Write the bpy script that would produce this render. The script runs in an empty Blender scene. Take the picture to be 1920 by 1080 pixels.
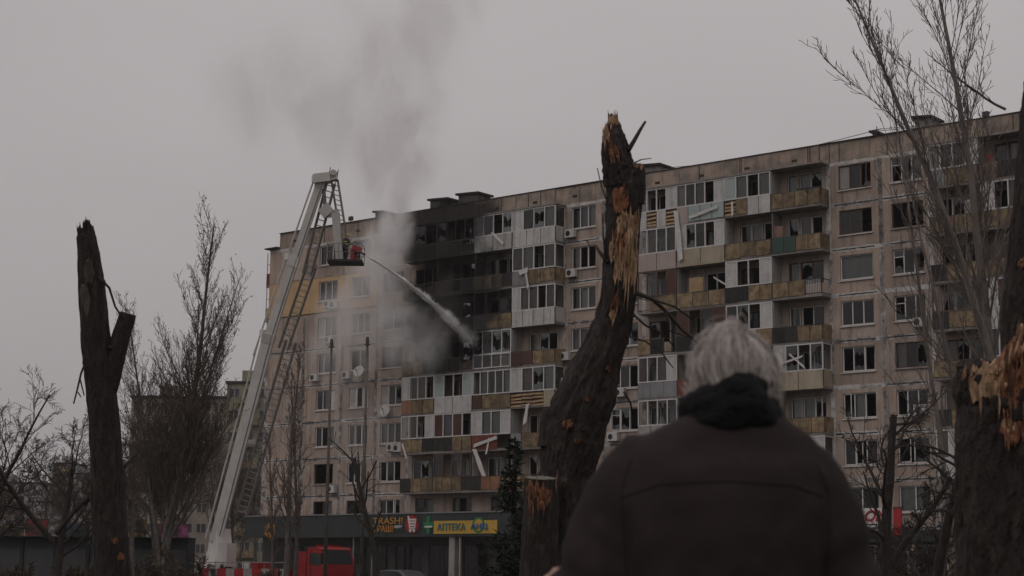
import bpy, bmesh, math, random
from mathutils import Vector, Matrix, noise
random.seed(7)
PI = math.pi
SC = bpy.context.scene
COL = SC.collection
# ------------------------------------------------------------------ camera
FPX, PITCH, ROLL, CAMZ = 3246.2, 0.1640, 0.0094, 1.30
FW = Vector((0, math.cos(PITCH), math.sin(PITCH)))
_r0 = Vector((1, 0, 0)); _u0 = _r0.cross(FW)
RT = _r0 * math.cos(ROLL) + _u0 * math.sin(ROLL)
UP = -_r0 * math.sin(ROLL) + _u0 * math.cos(ROLL)
EYE = Vector((0, 0, CAMZ))
cd = bpy.data.cameras.new('camera'); cam = bpy.data.objects.new('camera', cd); COL.objects.link(cam)
M = Matrix((RT, UP, -FW)).transposed().to_4x4(); M.translation = EYE
cam.matrix_world = M
cd.sensor_width = 36; cd.lens = FPX / 1920 * 36; cd.clip_start = 0.1; cd.clip_end = 3000
cd.dof.use_dof = True; cd.dof.focus_distance = 90; cd.dof.aperture_fstop = 7.0
SC.camera = cam
# ------------------------------------------------------------------ sky, sun, exposure
w = bpy.data.worlds.new('World'); SC.world = w; w.use_nodes = True
nt = w.node_tree; nt.nodes.clear()
out = nt.nodes.new('ShaderNodeOutputWorld'); bg = nt.nodes.new('ShaderNodeBackground')
sky = nt.nodes.new('ShaderNodeTexSky'); sky.sky_type = 'NISHITA'; sky.sun_disc = False
SUN_EL, SUN_AZ = math.radians(52), math.radians(215)
sky.sun_elevation = SUN_EL; sky.sun_rotation = SUN_AZ; sky.air_density = 1.0; sky.dust_density = 6.0
hs = nt.nodes.new('ShaderNodeHueSaturation'); hs.inputs['Saturation'].default_value = 0.05; hs.inputs['Value'].default_value = 0.55
nt.links.new(sky.outputs[0], hs.inputs['Color'])
mx = nt.nodes.new('ShaderNodeMix'); mx.data_type = 'RGBA'; mx.inputs[0].default_value = 0.93   # closed cloud deck over the clear sky
nt.links.new(hs.outputs[0], mx.inputs[6])
tc = nt.nodes.new('ShaderNodeTexCoord'); nz = nt.nodes.new('ShaderNodeTexNoise')
nz.inputs['Scale'].default_value = 2.2; nz.inputs['Detail'].default_value = 3
mp = nt.nodes.new('ShaderNodeMapping'); mp.inputs['Scale'].default_value = (1, 1, 2.5)
nt.links.new(tc.outputs['Generated'], mp.inputs[0]); nt.links.new(mp.outputs[0], nz.inputs['Vector'])
cr = nt.nodes.new('ShaderNodeValToRGB')
cr.color_ramp.elements[0].position = 0.3; cr.color_ramp.elements[0].color = (3.72, 3.46, 3.50, 1)
cr.color_ramp.elements[1].position = 0.75; cr.color_ramp.elements[1].color = (4.22, 3.96, 4.00, 1)
nt.links.new(nz.outputs['Fac'], cr.inputs[0]); nt.links.new(cr.outputs[0], mx.inputs[7])
# an overcast sky brightens from the horizon to the zenith
sz = nt.nodes.new('ShaderNodeSeparateXYZ'); nt.links.new(tc.outputs['Generated'], sz.inputs[0])
ov = nt.nodes.new('ShaderNodeMapRange'); ov.inputs['From Min'].default_value = 0; ov.inputs['From Max'].default_value = 1; ov.inputs['To Min'].default_value = .86; ov.inputs['To Max'].default_value = 1.95
nt.links.new(sz.outputs['Z'], ov.inputs['Value'])
vm = nt.nodes.new('ShaderNodeVectorMath'); vm.operation = 'SCALE'; nt.links.new(mx.outputs[2], vm.inputs[0]); nt.links.new(ov.outputs[0], vm.inputs['Scale'])
nt.links.new(vm.outputs[0], bg.inputs['Color']); bg.inputs['Strength'].default_value = 0.0955
nt.links.new(bg.outputs[0], out.inputs[0])
sd = bpy.data.lights.new('sun', 'SUN'); sun = bpy.data.objects.new('sun', sd); COL.objects.link(sun)
sd.energy = 0.5; sd.angle = math.radians(60); sd.color = (1, .96, .92)
sdir = Vector((math.sin(SUN_AZ) * math.cos(SUN_EL), math.cos(SUN_AZ) * math.cos(SUN_EL), math.sin(SUN_EL)))
sun.rotation_euler = (-sdir).to_track_quat('-Z', 'Y').to_euler()
SC.view_settings.view_transform = 'Standard'; SC.view_settings.look = 'None'
SC.view_settings.exposure = 0; SC.view_settings.gamma = 1; SC.view_settings.use_curve_mapping = False
SC.render.engine = 'CYCLES'
cy = SC.cycles
cy.use_denoising = True; cy.max_bounces = 7; cy.diffuse_bounces = 3; cy.glossy_bounces = 3
cy.transparent_max_bounces = 24; cy.volume_bounces = 3; cy.volume_step_rate = 1.0; cy.volume_max_steps = 256
cy.use_adaptive_sampling = True; cy.adaptive_threshold = 0.02; cy.caustics_reflective = False; cy.caustics_refractive = False

# ------------------------------------------------------------------ positions from pixels
TH, Y0 = 0.6788, 119.73
D_ = Vector((math.cos(TH), -math.sin(TH), 0)); N_ = Vector((-math.sin(TH), -math.cos(TH), 0))
BO = Vector((0, Y0, 0))
def ray(x, y): return FW + RT * ((x - 960) / FPX) + UP * ((540 - y) / FPX)
def pix(x, y, depth): return EYE + ray(x, y) * depth
def gnd(x, depth, z=0.0):
    """point on the ground below pixel column x at this distance"""
    p = pix(x, 1077, depth); return Vector((p.x, p.y, z))
def fac(x, y, wo=0.0):
    """pixel -> (u, z) on the plane wo metres in front of the facade"""
    r = ray(x, y); t = ((BO + N_ * wo - EYE).dot(N_)) / r.dot(N_)
    p = EYE + r * t - BO; return p.dot(D_), p.z
def W(u, wo, z): return BO + D_ * u + N_ * wo + Vector((0, 0, z))

# ------------------------------------------------------------------ materials
MATS = {}
def nodes_of(name):
    m = bpy.data.materials.new(name); m.use_nodes = True
    return m, m.node_tree, m.node_tree.nodes['Principled BSDF']
def rgb(c): return (c[0], c[1], c[2], 1)
def mul(c, k): return tuple(min(1, x * k) for x in c)
SOOT = None
def soot_group():
    """soot left by the fire: how black the facade is round the burnt flats (fixed to the building)"""
    g = bpy.data.node_groups.new('soot', 'ShaderNodeTree')
    g.interface.new_socket('Fac', in_out='OUTPUT', socket_type='NodeSocketFloat')
    n = g.nodes; L = g.links.new
    geo = n.new('ShaderNodeNewGeometry')
    def dot(v, off):
        d = n.new('ShaderNodeVectorMath'); d.operation = 'DOT_PRODUCT'; d.inputs[1].default_value = v
        L(geo.outputs['Position'], d.inputs[0])
        a = n.new('ShaderNodeMath'); a.operation = 'ADD'; a.inputs[1].default_value = off; L(d.outputs['Value'], a.inputs[0]); return a.outputs[0]
    nzz = n.new('ShaderNodeTexNoise'); nzz.inputs['Scale'].default_value = 0.55; nzz.inputs['Detail'].default_value = 8; nzz.inputs['Roughness'].default_value = .7
    L(geo.outputs['Position'], nzz.inputs['Vector'])
    def blob(u, z, ru, rz, lo, hi):
        a = dot(tuple(D_), -BO.dot(D_) - u); b = dot((0, 0, 1), -z)
        outs = []
        for s, r in ((a, ru), (b, rz)):
            d = n.new('ShaderNodeMath'); d.operation = 'DIVIDE'; d.inputs[1].default_value = r; L(s, d.inputs[0])
            p = n.new('ShaderNodeMath'); p.operation = 'MULTIPLY'; L(d.outputs[0], p.inputs[0]); L(d.outputs[0], p.inputs[1]); outs.append(p.outputs[0])
        s = n.new('ShaderNodeMath'); s.operation = 'ADD'; L(outs[0], s.inputs[0]); L(outs[1], s.inputs[1])
        q = n.new('ShaderNodeMath'); q.operation = 'MULTIPLY_ADD'; q.inputs[1].default_value = -2.2; L(nzz.outputs['Fac'], q.inputs[0]); L(s.outputs[0], q.inputs[2])
        mr = n.new('ShaderNodeMapRange'); mr.inputs['From Min'].default_value = lo; mr.inputs['From Max'].default_value = hi
        mr.inputs['To Min'].default_value = .93; mr.inputs['To Max'].default_value = 0; L(q.outputs[0], mr.inputs['Value']); return mr.outputs[0]
    b1 = blob(-5.0, 20.4, 4.6, 5.0, -0.35, 0.4); b2 = blob(-6.0, 26.0, 4.8, 2.8, -0.5, 0.3)
    mxx = n.new('ShaderNodeMath'); mxx.operation = 'MAXIMUM'; L(b1, mxx.inputs[0]); L(b2, mxx.inputs[1])
    o = n.new('NodeGroupOutput'); L(mxx.outputs[0], o.inputs[0])
    return g
def mat(name, c, rough=0.85, var=0.18, scale=1.2, c2=None, c2_amt=0.5, c2_scale=3.0, streak=0.0, bump=0.0, bscale=40, rnd=0.0, soot=False, metal=0.0, spec=0.3, obj=False, grain=0.0, furrow=0.0):
    """a procedural painted / mineral / wood surface: tone noise, second tone in patches, rain streaks, grain, soot"""
    if name in MATS: return MATS[name]
    c = mul(c, .84); c2 = mul(c2, .84) if c2 else None
    m, t, b = nodes_of(name); L = t.links.new; N = t.nodes.new
    if obj:
        tcn = N('ShaderNodeTexCoord'); P = tcn.outputs['Object']
    else:
        geo = N('ShaderNodeNewGeometry'); P = geo.outputs['Position']
    n1 = N('ShaderNodeTexNoise'); n1.inputs['Scale'].default_value = scale; n1.inputs['Detail'].default_value = 6; n1.inputs['Roughness'].default_value = .65
    if grain:
        gm_ = N('ShaderNodeMapping'); gm_.inputs['Scale'].default_value = (grain, grain, grain * .16); L(P, gm_.inputs[0]); L(gm_.outputs[0], n1.inputs['Vector'])
    else: L(P, n1.inputs['Vector'])
    r = N('ShaderNodeValToRGB'); r.color_ramp.elements[0].position = .32; r.color_ramp.elements[1].position = .70
    r.color_ramp.elements[0].color = rgb(mul(c, 1 - var)); r.color_ramp.elements[1].color = rgb(mul(c, 1 + var)); L(n1.outputs['Fac'], r.inputs[0])
    colr = r.outputs[0]
    def mixin(fac, col2, cur, blend='MIX'):
        x = N('ShaderNodeMix'); x.data_type = 'RGBA'; x.blend_type = blend
        if hasattr(fac, 'links') or not isinstance(fac, float): L(fac, x.inputs[0])
        else: x.inputs[0].default_value = fac
        L(cur, x.inputs[6])
        if isinstance(col2, tuple): x.inputs[7].default_value = rgb(col2)
        else: L(col2, x.inputs[7])
        return x.outputs[2]
    if c2:
        n2 = N('ShaderNodeTexNoise'); n2.inputs['Scale'].default_value = c2_scale; n2.inputs['Detail'].default_value = 8; n2.inputs['Roughness'].default_value = .7
        if grain:
            g2_ = N('ShaderNodeMapping'); g2_.inputs['Scale'].default_value = (1.8, 1.8, .5); L(P, g2_.inputs[0]); L(g2_.outputs[0], n2.inputs['Vector'])
        else: L(P, n2.inputs['Vector'])
        r2 = N('ShaderNodeMapRange'); r2.inputs['From Min'].default_value = .62 - .3 * c2_amt; r2.inputs['From Max'].default_value = .72 - .2 * c2_amt; L(n2.outputs['Fac'], r2.inputs['Value'])
        colr = mixin(r2.outputs[0], c2, colr)
    if streak:
        mpn = N('ShaderNodeMapping'); mpn.inputs['Scale'].default_value = (3.2, 3.2, .22); L(P, mpn.inputs[0])
        n3 = N('ShaderNodeTexNoise'); n3.inputs['Scale'].default_value = 1.0; n3.inputs['Detail'].default_value = 6; L(mpn.outputs[0], n3.inputs['Vector'])
        r3 = N('ShaderNodeMapRange'); r3.inputs['From Min'].default_value = .48; r3.inputs['From Max'].default_value = .75; r3.inputs['To Max'].default_value = streak; L(n3.outputs['Fac'], r3.inputs['Value'])
        colr = mixin(r3.outputs[0], mul(c, .32), colr)
    if rnd:
        oi = N('ShaderNodeObjectInfo'); mr = N('ShaderNodeMapRange'); mr.inputs['To Min'].default_value = 1 - rnd; mr.inputs['To Max'].default_value = 1 + rnd
        L(oi.outputs['Random'], mr.inputs['Value'])
        hv = N('ShaderNodeHueSaturation'); L(mr.outputs[0], hv.inputs['Value']); L(colr, hv.inputs['Color']); colr = hv.outputs[0]
    if soot:
        global SOOT
        if SOOT is None: SOOT = soot_group()
        sg = N('ShaderNodeGroup'); sg.node_tree = SOOT
        colr = mixin(sg.outputs[0], (.011, .010, .0095), colr)
    L(colr, b.inputs['Base Color'])
    b.inputs['Roughness'].default_value = rough; b.inputs['Metallic'].default_value = metal; b.inputs['Specular IOR Level'].default_value = spec
    if bump:
        n4 = N('ShaderNodeTexNoise'); n4.inputs['Scale'].default_value = bscale; n4.inputs['Detail'].default_value = 4; n4p = P
        if furrow:
            fm_ = N('ShaderNodeMapping'); fm_.inputs['Scale'].default_value = (1, 1, furrow); L(P, fm_.inputs[0]); n4p = fm_.outputs[0]
        L(n4p, n4.inputs['Vector'])
        bp = N('ShaderNodeBump'); bp.inputs['Strength'].default_value = bump; bp.inputs['Distance'].default_value = .03; L(n4.outputs['Fac'], bp.inputs['Height']); L(bp.outputs[0], b.inputs['Normal'])
    MATS[name] = m
    return m
def glass_mat(name, tint=(.75, .8, .8), refl=1.0):
    if name in MATS: return MATS[name]
    m = bpy.data.materials.new(name); m.use_nodes = True; t = m.node_tree; t.nodes.clear(); N = t.nodes.new; L = t.links.new
    o = N('ShaderNodeOutputMaterial'); mi = N('ShaderNodeMixShader'); tr = N('ShaderNodeBsdfTransparent'); gl = N('ShaderNodeBsdfGlossy')
    tr.inputs[0].default_value = rgb(tint); gl.inputs['Roughness'].default_value = .03; gl.inputs['Color'].default_value = (.9, .9, .9, 1)
    fr = N('ShaderNodeFresnel'); fr.inputs[0].default_value = 1.5
    mm = N('ShaderNodeMath'); mm.operation = 'MULTIPLY_ADD'; mm.inputs[1].default_value = 1.0 * refl; mm.inputs[2].default_value = .01; L(fr.outputs[0], mm.inputs[0])
    L(mm.outputs[0], mi.inputs[0]); L(tr.outputs[0], mi.inputs[1]); L(gl.outputs[0], mi.inputs[2]); L(mi.outputs[0], o.inputs[0])
    MATS[name] = m; return m

# ------------------------------------------------------------------ mesh helpers
class MB:
    def __init__(s): s.v = []; s.f = []; s.mi = []; s.k = 0
    def add(s, vs, fs):
        o = len(s.v); s.v += [tuple(p) for p in vs]; s.f += [tuple(i + o for i in f) for f in fs]; s.mi += [s.k] * len(fs)
    def box(s, x0, x1, y0, y1, z0, z1):
        s.add([(x0, y0, z0), (x1, y0, z0), (x1, y1, z0), (x0, y1, z0), (x0, y0, z1), (x1, y0, z1), (x1, y1, z1), (x0, y1, z1)],
              [(0, 3, 2, 1), (4, 5, 6, 7), (0, 1, 5, 4), (1, 2, 6, 5), (2, 3, 7, 6), (3, 0, 4, 7)])
    def beam(s, a, b, wd, ht=None, up=Vector((0, 0, 1)), end=None):
        """a bar of rectangular section from a to b"""
        a = Vector(a); b = Vector(b); ht = ht or wd; d = (b - a).normalized(); r = d.cross(up)
        if r.length < 1e-4: r = Vector((1, 0, 0))
        r.normalize(); q = r.cross(d); k = 1 if end is None else end
        vs = []
        for p, sc in ((a, 1), (b, k)):
            for i, j in ((-1, -1), (1, -1), (1, 1), (-1, 1)): vs.append(p + r * (i * wd / 2 * sc) + q * (j * ht / 2 * sc))
        s.add(vs, [(3, 2, 1, 0), (4, 5, 6, 7), (0, 1, 5, 4), (1, 2, 6, 5), (2, 3, 7, 6), (3, 0, 4, 7)])
    def tube(s, pts, rad, n=6, cap=True):
        pts = [Vector(p) for p in pts]
        if not hasattr(rad, '__len__'): rad = [rad] * len(pts)
        o = len(s.v); ref = None
        for i, p in enumerate(pts):
            d = (pts[min(i + 1, len(pts) - 1)] - pts[max(i - 1, 0)])
            if d.length < 1e-9: d = Vector((0, 0, 1))
            d.normalize()
            if ref is None:
                ref = d.cross(Vector((0.31, 0.77, 0.12)));
                if ref.length < 1e-3: ref = d.cross(Vector((1, 0, 0)))
            ref = (ref - d * ref.dot(d)).normalized(); q = d.cross(ref)
            for k in range(n):
                a = 2 * PI * k / n; s.v.append(tuple(p + (ref * math.cos(a) + q * math.sin(a)) * rad[i]))
        for i in range(len(pts) - 1):
            for k in range(n):
                k2 = (k + 1) % n; s.f.append((o + i * n + k, o + i * n + k2, o + (i + 1) * n + k2, o + (i + 1) * n + k)); s.mi.append(s.k)
        if cap:
            s.f.append(tuple(o + k for k in range(n))[::-1]); s.mi.append(s.k)
            s.f.append(tuple(o + (len(pts) - 1) * n + k for k in range(n))); s.mi.append(s.k)
    def loft(s, rings, cap=True):
        n = len(rings[0]); o = len(s.v)
        for r in rings: s.v += [tuple(p) for p in r]
        for i in range(len(rings) - 1):
            for k in range(n):
                k2 = (k + 1) % n; s.f.append((o + i * n + k, o + i * n + k2, o + (i + 1) * n + k2, o + (i + 1) * n + k)); s.mi.append(s.k)
        if cap:
            s.f.append(tuple(o + k for k in range(n))[::-1]); s.mi.append(s.k); s.f.append(tuple(o + (len(rings) - 1) * n + k for k in range(n))); s.mi.append(s.k)
    def prism(s, poly, v0, v1):
        """polygon in (x, z) extruded in y"""
        n = len(poly); o = len(s.v)
        s.v += [(p[0], v0, p[1]) for p in poly] + [(p[0], v1, p[1]) for p in poly]
        s.f.append(tuple(range(o, o + n))); s.f.append(tuple(range(o + 2 * n - 1, o + n - 1, -1))); s.mi += [s.k, s.k]
        for i in range(n):
            j = (i + 1) % n; s.f.append((o + i, o + n + i, o + n + j, o + j)); s.mi.append(s.k)
    def build(s, name, m, parent=None, smooth=False, fix=True):
        me = bpy.data.meshes.new(name); me.from_pydata(s.v, [], s.f)
        ms = m if isinstance(m, (list, tuple)) else [m]
        for x in ms: me.materials.append(x)
        if len(ms) > 1: me.polygons.foreach_set('material_index', s.mi)
        if fix:
            bm = bmesh.new(); bm.from_mesh(me); bmesh.ops.recalc_face_normals(bm, faces=bm.faces); bm.to_mesh(me); bm.free()
        if smooth: me.polygons.foreach_set('use_smooth', [True] * len(me.polygons))
        me.update()
        o = bpy.data.objects.new(name, me); COL.objects.link(o)
        if parent: o.parent = parent
        return o
def tag(o, label=None, cat=None, group=None, kind=None):
    if label: o['label'] = label
    if cat: o['category'] = cat
    if group: o['group'] = group
    if kind: o['kind'] = kind
    return o
def empty(name, loc=(0, 0, 0), rz=0.0):
    o = bpy.data.objects.new(name, None); COL.objects.link(o); o.location = loc; o.rotation_euler = (0, 0, rz); o.empty_display_size = .2; return o
def copy_of(o, parent=None, loc=None):
    c = o.copy(); COL.objects.link(c)
    if parent: c.parent = parent
    if loc is not None: c.location = loc
    return c
# ================================================================== GROUND
asphalt = mat('asphalt', (.05, .05, .052), .9, .3, .6, bump=.3, bscale=60)
soil = mat('soil_and_dead_grass', (.07, .06, .04), .95, .4, .35, c2=(.05, .06, .03), c2_amt=.8, bump=.5, bscale=25)
concrete = mat('pale_concrete', (.30, .28, .26), .9, .2, .9, streak=.3)
mb = MB(); S = 2500
mb.add([(-S, -S, 0), (S, -S, 0), (S, S, 0), (-S, S, 0)], [(0, 1, 2, 3)])
tag(mb.build('ground', soil), kind='structure')
mb = MB()
c = [W(-140, 26, .004), W(120, 26, .004), W(120, 10, .004), W(-140, 10, .004)]
mb.add(c, [(0, 1, 2, 3)]); road = tag(mb.build('road', asphalt), kind='structure')
mb = MB()
for a_, b_ in ((9.7, 10.0), (26.0, 26.3)):
    p = [W(-140, b_, 0), W(120, b_, 0), W(120, a_, 0), W(-140, a_, 0)]
    q = [x + Vector((0, 0, .13)) for x in p]
    mb.add(p + q, [(4, 5, 6, 7), (0, 1, 5, 4), (2, 3, 7, 6), (1, 2, 6, 5), (3, 0, 4, 7)])
tag(mb.build('kerb', concrete), kind='structure')
mb = MB(); mb.add([W(-60, 9.7, .12), W(80, 9.7, .12), W(80, .3, .12), W(-60, .3, .12)], [(0, 1, 2, 3)])
tag(mb.build('pavement', concrete), kind='structure')

# ================================================================== APARTMENT BUILDING
# local axes of the building: x along the facade, y into the building, z up
bld = empty('apartment_building', BO, -TH)
tag(bld, 'long nine-storey beige panel apartment block with burnt flats and blown-out windows', 'apartment block')
FH, SILL9 = 2.8, 24.70
def sill(k): return SILL9 - (9 - k) * FH
def flo(k): return sill(k) - 0.92
ROOF, PTOP = flo(10) - .02, 27.72
beige = (.365, .280, .232)
m_wall = mat('beige_facade_panel', beige, .92, .13, .8, c2=(.43, .36, .315), c2_amt=.42, c2_scale=.5, streak=.68, soot=True, rnd=.12, bump=.25, bscale=30)
m_yel = mat('ochre_insulated_render', (.50, .335, .185), .9, .10, .8, streak=.25, soot=True)
m_seal = mat('grey_joint_sealant', (.42, .395, .385), .9, .25, 2.5, c2=(.13, .12, .115), c2_amt=.62, c2_scale=1.7, soot=True)
m_seal2 = mat('pale_joint_sealant', (.50, .475, .46), .9, .2, 2.5, c2=(.2, .19, .18), c2_amt=.4, c2_scale=1.7, soot=True)
m_crack = mat('open_joint', (.035, .032, .03), .95, .3, 3, soot=True)
m_conc = mat('balcony_concrete', (.24, .215, .20), .92, .2, 1.2, streak=.45, soot=True)
m_par = mat('parapet_panel', (.34, .265, .215), .92, .16, .7, c2=(.2, .165, .145), c2_amt=.55, c2_scale=.9, streak=.55, soot=True, rnd=.08)
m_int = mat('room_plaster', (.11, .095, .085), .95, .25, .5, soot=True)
m_pvc = mat('white_window_frame', (.58, .56, .545), .5, .08, 2, streak=.25, soot=True)
m_brn = mat('old_brown_frame', (.10, .065, .05), .7, .25, 3, soot=True)
m_blk = mat('charred_frame', (.02, .018, .018), .9, .3, 4)
m_curt = mat('pale_curtain', (.34, .32, .31), .95, .14, 1.5, rnd=.35, soot=True); m_curt2 = mat('pinkish_curtain', (.24, .16, .15), .95, .2, 1.5, rnd=.3, soot=True); m_curt3 = mat('brown_curtain', (.13, .10, .08), .95, .2, 1.5, rnd=.3, soot=True)
m_sill = mat('white_tin_sill', (.52, .50, .49), .6, .12, 2, soot=True)
m_dmet = mat('dark_railing_metal', (.045, .04, .038), .6, .3, 3)
m_roof = mat('bitumen_edge', (.035, .033, .034), .9, .3, 1)
G = glass_mat('window_glass')
P_YEL = mat('ochre_balcony_sheet', (.27, .195, .112), .75, .16, 1.5, c2=(.13, .085, .05), c2_amt=.62, c2_scale=2.2, streak=.7, rnd=.28, soot=True)
P_ORG = mat('rust_orange_sheet', (.25, .12, .065), .75, .2, 1.5, streak=.4, rnd=.15, soot=True)
P_BRN = mat('dark_brown_sheet', (.075, .035, .028), .8, .2, 1.5, rnd=.2, soot=True)
P_DRK = mat('dark_mesh_sheet', (.035, .032, .032), .85, .3, 3, rnd=.3, soot=True)
P_GRY = mat('grey_corrugated_sheet', (.25, .25, .255), .6, .12, 1.5, streak=.3, rnd=.1, soot=True)
P_WHT = mat('white_siding', (.51, .49, .48), .6, .10, 1.2, c2=(.40, .375, .36), c2_amt=.4, c2_scale=1.8, streak=.5, rnd=.05, soot=True)
P_PAL = mat('grey_white_siding', (.38, .36, .345), .65, .12, 1.2, c2=(.27, .25, .235), c2_amt=.4, c2_scale=1.8, streak=.5, rnd=.05, soot=True)
P_BEI = mat('beige_siding', (.38, .315, .235), .7, .1, 1.2, c2=(.28, .23, .17), c2_amt=.35, c2_scale=1.8, streak=.45, soot=True)
P_PNK = mat('pinkish_siding', (.38, .305, .275), .7, .1, 1.2, streak=.2, soot=True)
P_WOD = mat('bare_timber', (.40, .27, .155), .85, .3, 3, streak=.3, rnd=.15)
P_TEA = mat('teal_tinted_film', (.33, .38, .37), .5, .08, 1.2, soot=True)
P_RED = mat('red_brown_timber', (.15, .042, .032), .8, .3, 2, soot=True)
P_GRN = mat('green_painted_sheet', (.045, .075, .06), .8, .2, 2, soot=True)
PAN = dict(y=P_YEL, o=P_ORG, n=P_BRN, d=P_DRK, g=P_GRY, w=P_WHT, p=P_PAL, b=P_BEI, k=P_PNK, t=P_WOD, r=P_RED, e=P_GRN, a=P_TEA)

def wall(name, u0, u1, z0, z1, holes, m, v=0.0, th=.24, parent=bld):
    """wall slab in the facade plane with rectangular openings cut through it, reveals included"""
    us = sorted({u0, u1, *[h[0] for h in holes], *[h[1] for h in holes]}); zs = sorted({z0, z1, *[h[2] for h in holes], *[h[3] for h in holes]})
    inh = lambda a, b: any(h[0] <= a <= h[1] and h[2] <= b <= h[3] for h in holes)
    solid = {}
    for i in range(len(us) - 1):
        for j in range(len(zs) - 1): solid[i, j] = not inh((us[i] + us[i + 1]) / 2, (zs[j] + zs[j + 1]) / 2)
    b = MB()
    for (i, j), s in solid.items():
        if not s: continue
        a, c, e, f = us[i], us[i + 1], zs[j], zs[j + 1]
        b.add([(a, v, e), (c, v, e), (c, v, f), (a, v, f)], [(0, 1, 2, 3)])
        b.add([(a, v + th, e), (c, v + th, e), (c, v + th, f), (a, v + th, f)], [(3, 2, 1, 0)])
        for (di, dj), (p, q) in {(-1, 0): ((a, e), (a, f)), (1, 0): ((c, f), (c, e)), (0, -1): ((c, e), (a, e)), (0, 1): ((a, f), (c, f))}.items():
            if not solid.get((i + di, j + dj), False):
                b.add([(p[0], v, p[1]), (q[0], v, q[1]), (q[0], v + th, q[1]), (p[0], v + th, p[1])], [(0, 1, 2, 3)])
    return b.build(name, m, parent, fix=False)

def shard_polys(a, c, e, f, rng):
    """jagged pieces of glass left along the edges of a pane"""
    ps = []
    if rng.random() < .9:
        n = 4; top = [(a + (c - a) * i / n, f - rng.uniform(.05, .45) * (f - e)) for i in range(n + 1)]
        ps.append([(a, f)] + top + [(c, f)])
    if rng.random() < .9:
        n = 4; bt = [(a + (c - a) * i / n, e + rng.uniform(.03, .4) * (f - e)) for i in range(n, -1, -1)]
        ps.append([(a, e), (c, e)] + bt)
    return ps

def window(u0, u1, z0, z1, panes, fm=m_pvc, v=.10, parent=bld, rng=random, sillm=m_sill, tran=False, fw=.07):
    """a window: frame mesh with its panes, curtains and sill as children. panes: g glass, x gone, s shards, c curtain, k blank board"""
    n = len(panes); b = MB(); d0, d1 = v, v + .07
    b.box(u0, u1, d0, d1, z0, z0 + fw); b.box(u0, u1, d0, d1, z1 - fw, z1)
    edges = [u0 + (u1 - u0) * i / n for i in range(n + 1)]
    for i, e in enumerate(edges):
        a = max(u0, min(u1 - fw, e - fw / 2)); b.box(a, a + fw, d0 - (.002 if 0 < i < n else 0), d1, z0 + fw, z1 - fw)
    if tran:
        zt = z0 + (z1 - z0) * .68
        b.box(edges[0] + fw, edges[1] - fw / 2, d0 - .003, d1, zt, zt + fw * .7)
    fr = b.build('window', fm, parent)
    for i, s in enumerate(panes):
        if s == 'x' and rng.random() < .45: s = 's'
        a, c = edges[i] + fw / 2, edges[i + 1] - fw / 2; e, f = z0 + fw, z1 - fw; y = v + .035
        if s in 'gcC':
            t = rng.uniform(-.012, .012); t2 = rng.uniform(-.012, .012); q = MB()
            q.add([(a, y - t, e), (c, y + t, e), (c, y + t + t2, f), (a, y - t + t2, f)], [(0, 1, 2, 3)]); q.build('pane', G, fr, fix=False)
        elif s == 's':
            for p in shard_polys(a, c, e, f, rng):
                q = MB(); q.prism(p, y, y + .006); q.build('glass_shard', G, fr)
        elif s == 'k':
            q = MB(); q.box(a, c, y - .01, y + .01, e, f); q.build('board', rng.choice((m_curt, P_PAL, P_WHT)), fr)
        if s in 'cC' or (s == 'g' and rng.random() < .4):
            full = s in 'cC' or rng.random() < .4
            q = MB(); nn = 14; aa, cc = (a, c) if full else ((a, a + (c - a) * rng.uniform(.3, .7)) if rng.random() < .5 else (c - (c - a) * rng.uniform(.3, .7), c))
            ph = rng.uniform(0, 6); vs = []
            for j in range(nn + 1):
                uu = aa + (cc - aa) * j / nn; yy = v + .22 + .035 * math.sin(j * 2.1 + ph) + .02 * math.sin(j * 1.1)
                vs += [(uu, yy, e - .05), (uu + .02 * math.sin(j + ph), yy * .98 + .005, f + .03)]
            q.add(vs, [(2 * j, 2 * j + 2, 2 * j + 3, 2 * j + 1) for j in range(nn)]); q.build('curtain', rng.choice((m_curt, m_curt, m_curt2, m_curt3)), fr, smooth=True, fix=False)
    for i, s in enumerate(panes):     # a casement blown ajar
        if s in 'xs' and n > 1 and rng.random() < .4:
            a, c = edges[i] + .03, edges[i + 1] - .03; wd_ = c - a; an = rng.uniform(.5, 1.3) * (1 if rng.random() < .6 else -.6); hx = a if rng.random() < .5 else c; sg_ = 1 if hx == a else -1; sag = rng.uniform(-.06, .06); q = MB()
            ex_ = Vector((sg_ * math.cos(an), math.sin(an), sag)); o_ = Vector((hx, v + .03, 0)); up_ = Vector((0, 0, 1)); e, f = z0 + .06, z1 - .06
            for t0_, t1_, za, zb in ((0, wd_, e, e), (0, wd_, f, f), (.02, .02, e, f), (wd_ - .02, wd_ - .02, e, f)): q.beam(o_ + ex_ * t0_ + up_ * za, o_ + ex_ * t1_ + up_ * zb, .05)
            q.build('sash', fm, fr)
    if sillm:
        q = MB(); q.add([(u0 - .06, -.10, z0 - .06), (u1 + .06, -.10, z0 - .06), (u1 + .06, v, z0 + .002), (u0 - .06, v, z0 + .002),
                         (u0 - .06, -.10, z0 - .10), (u1 + .06, -.10, z0 - .10), (u1 + .06, -.005, z0 - .10), (u0 - .06, -.005, z0 - .10)],
                        [(0, 1, 2, 3), (4, 5, 1, 0), (5, 6, 2, 1), (7, 4, 0, 3), (7, 6, 5, 4)]); q.build('sill', sillm, fr)
    return fr

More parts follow.
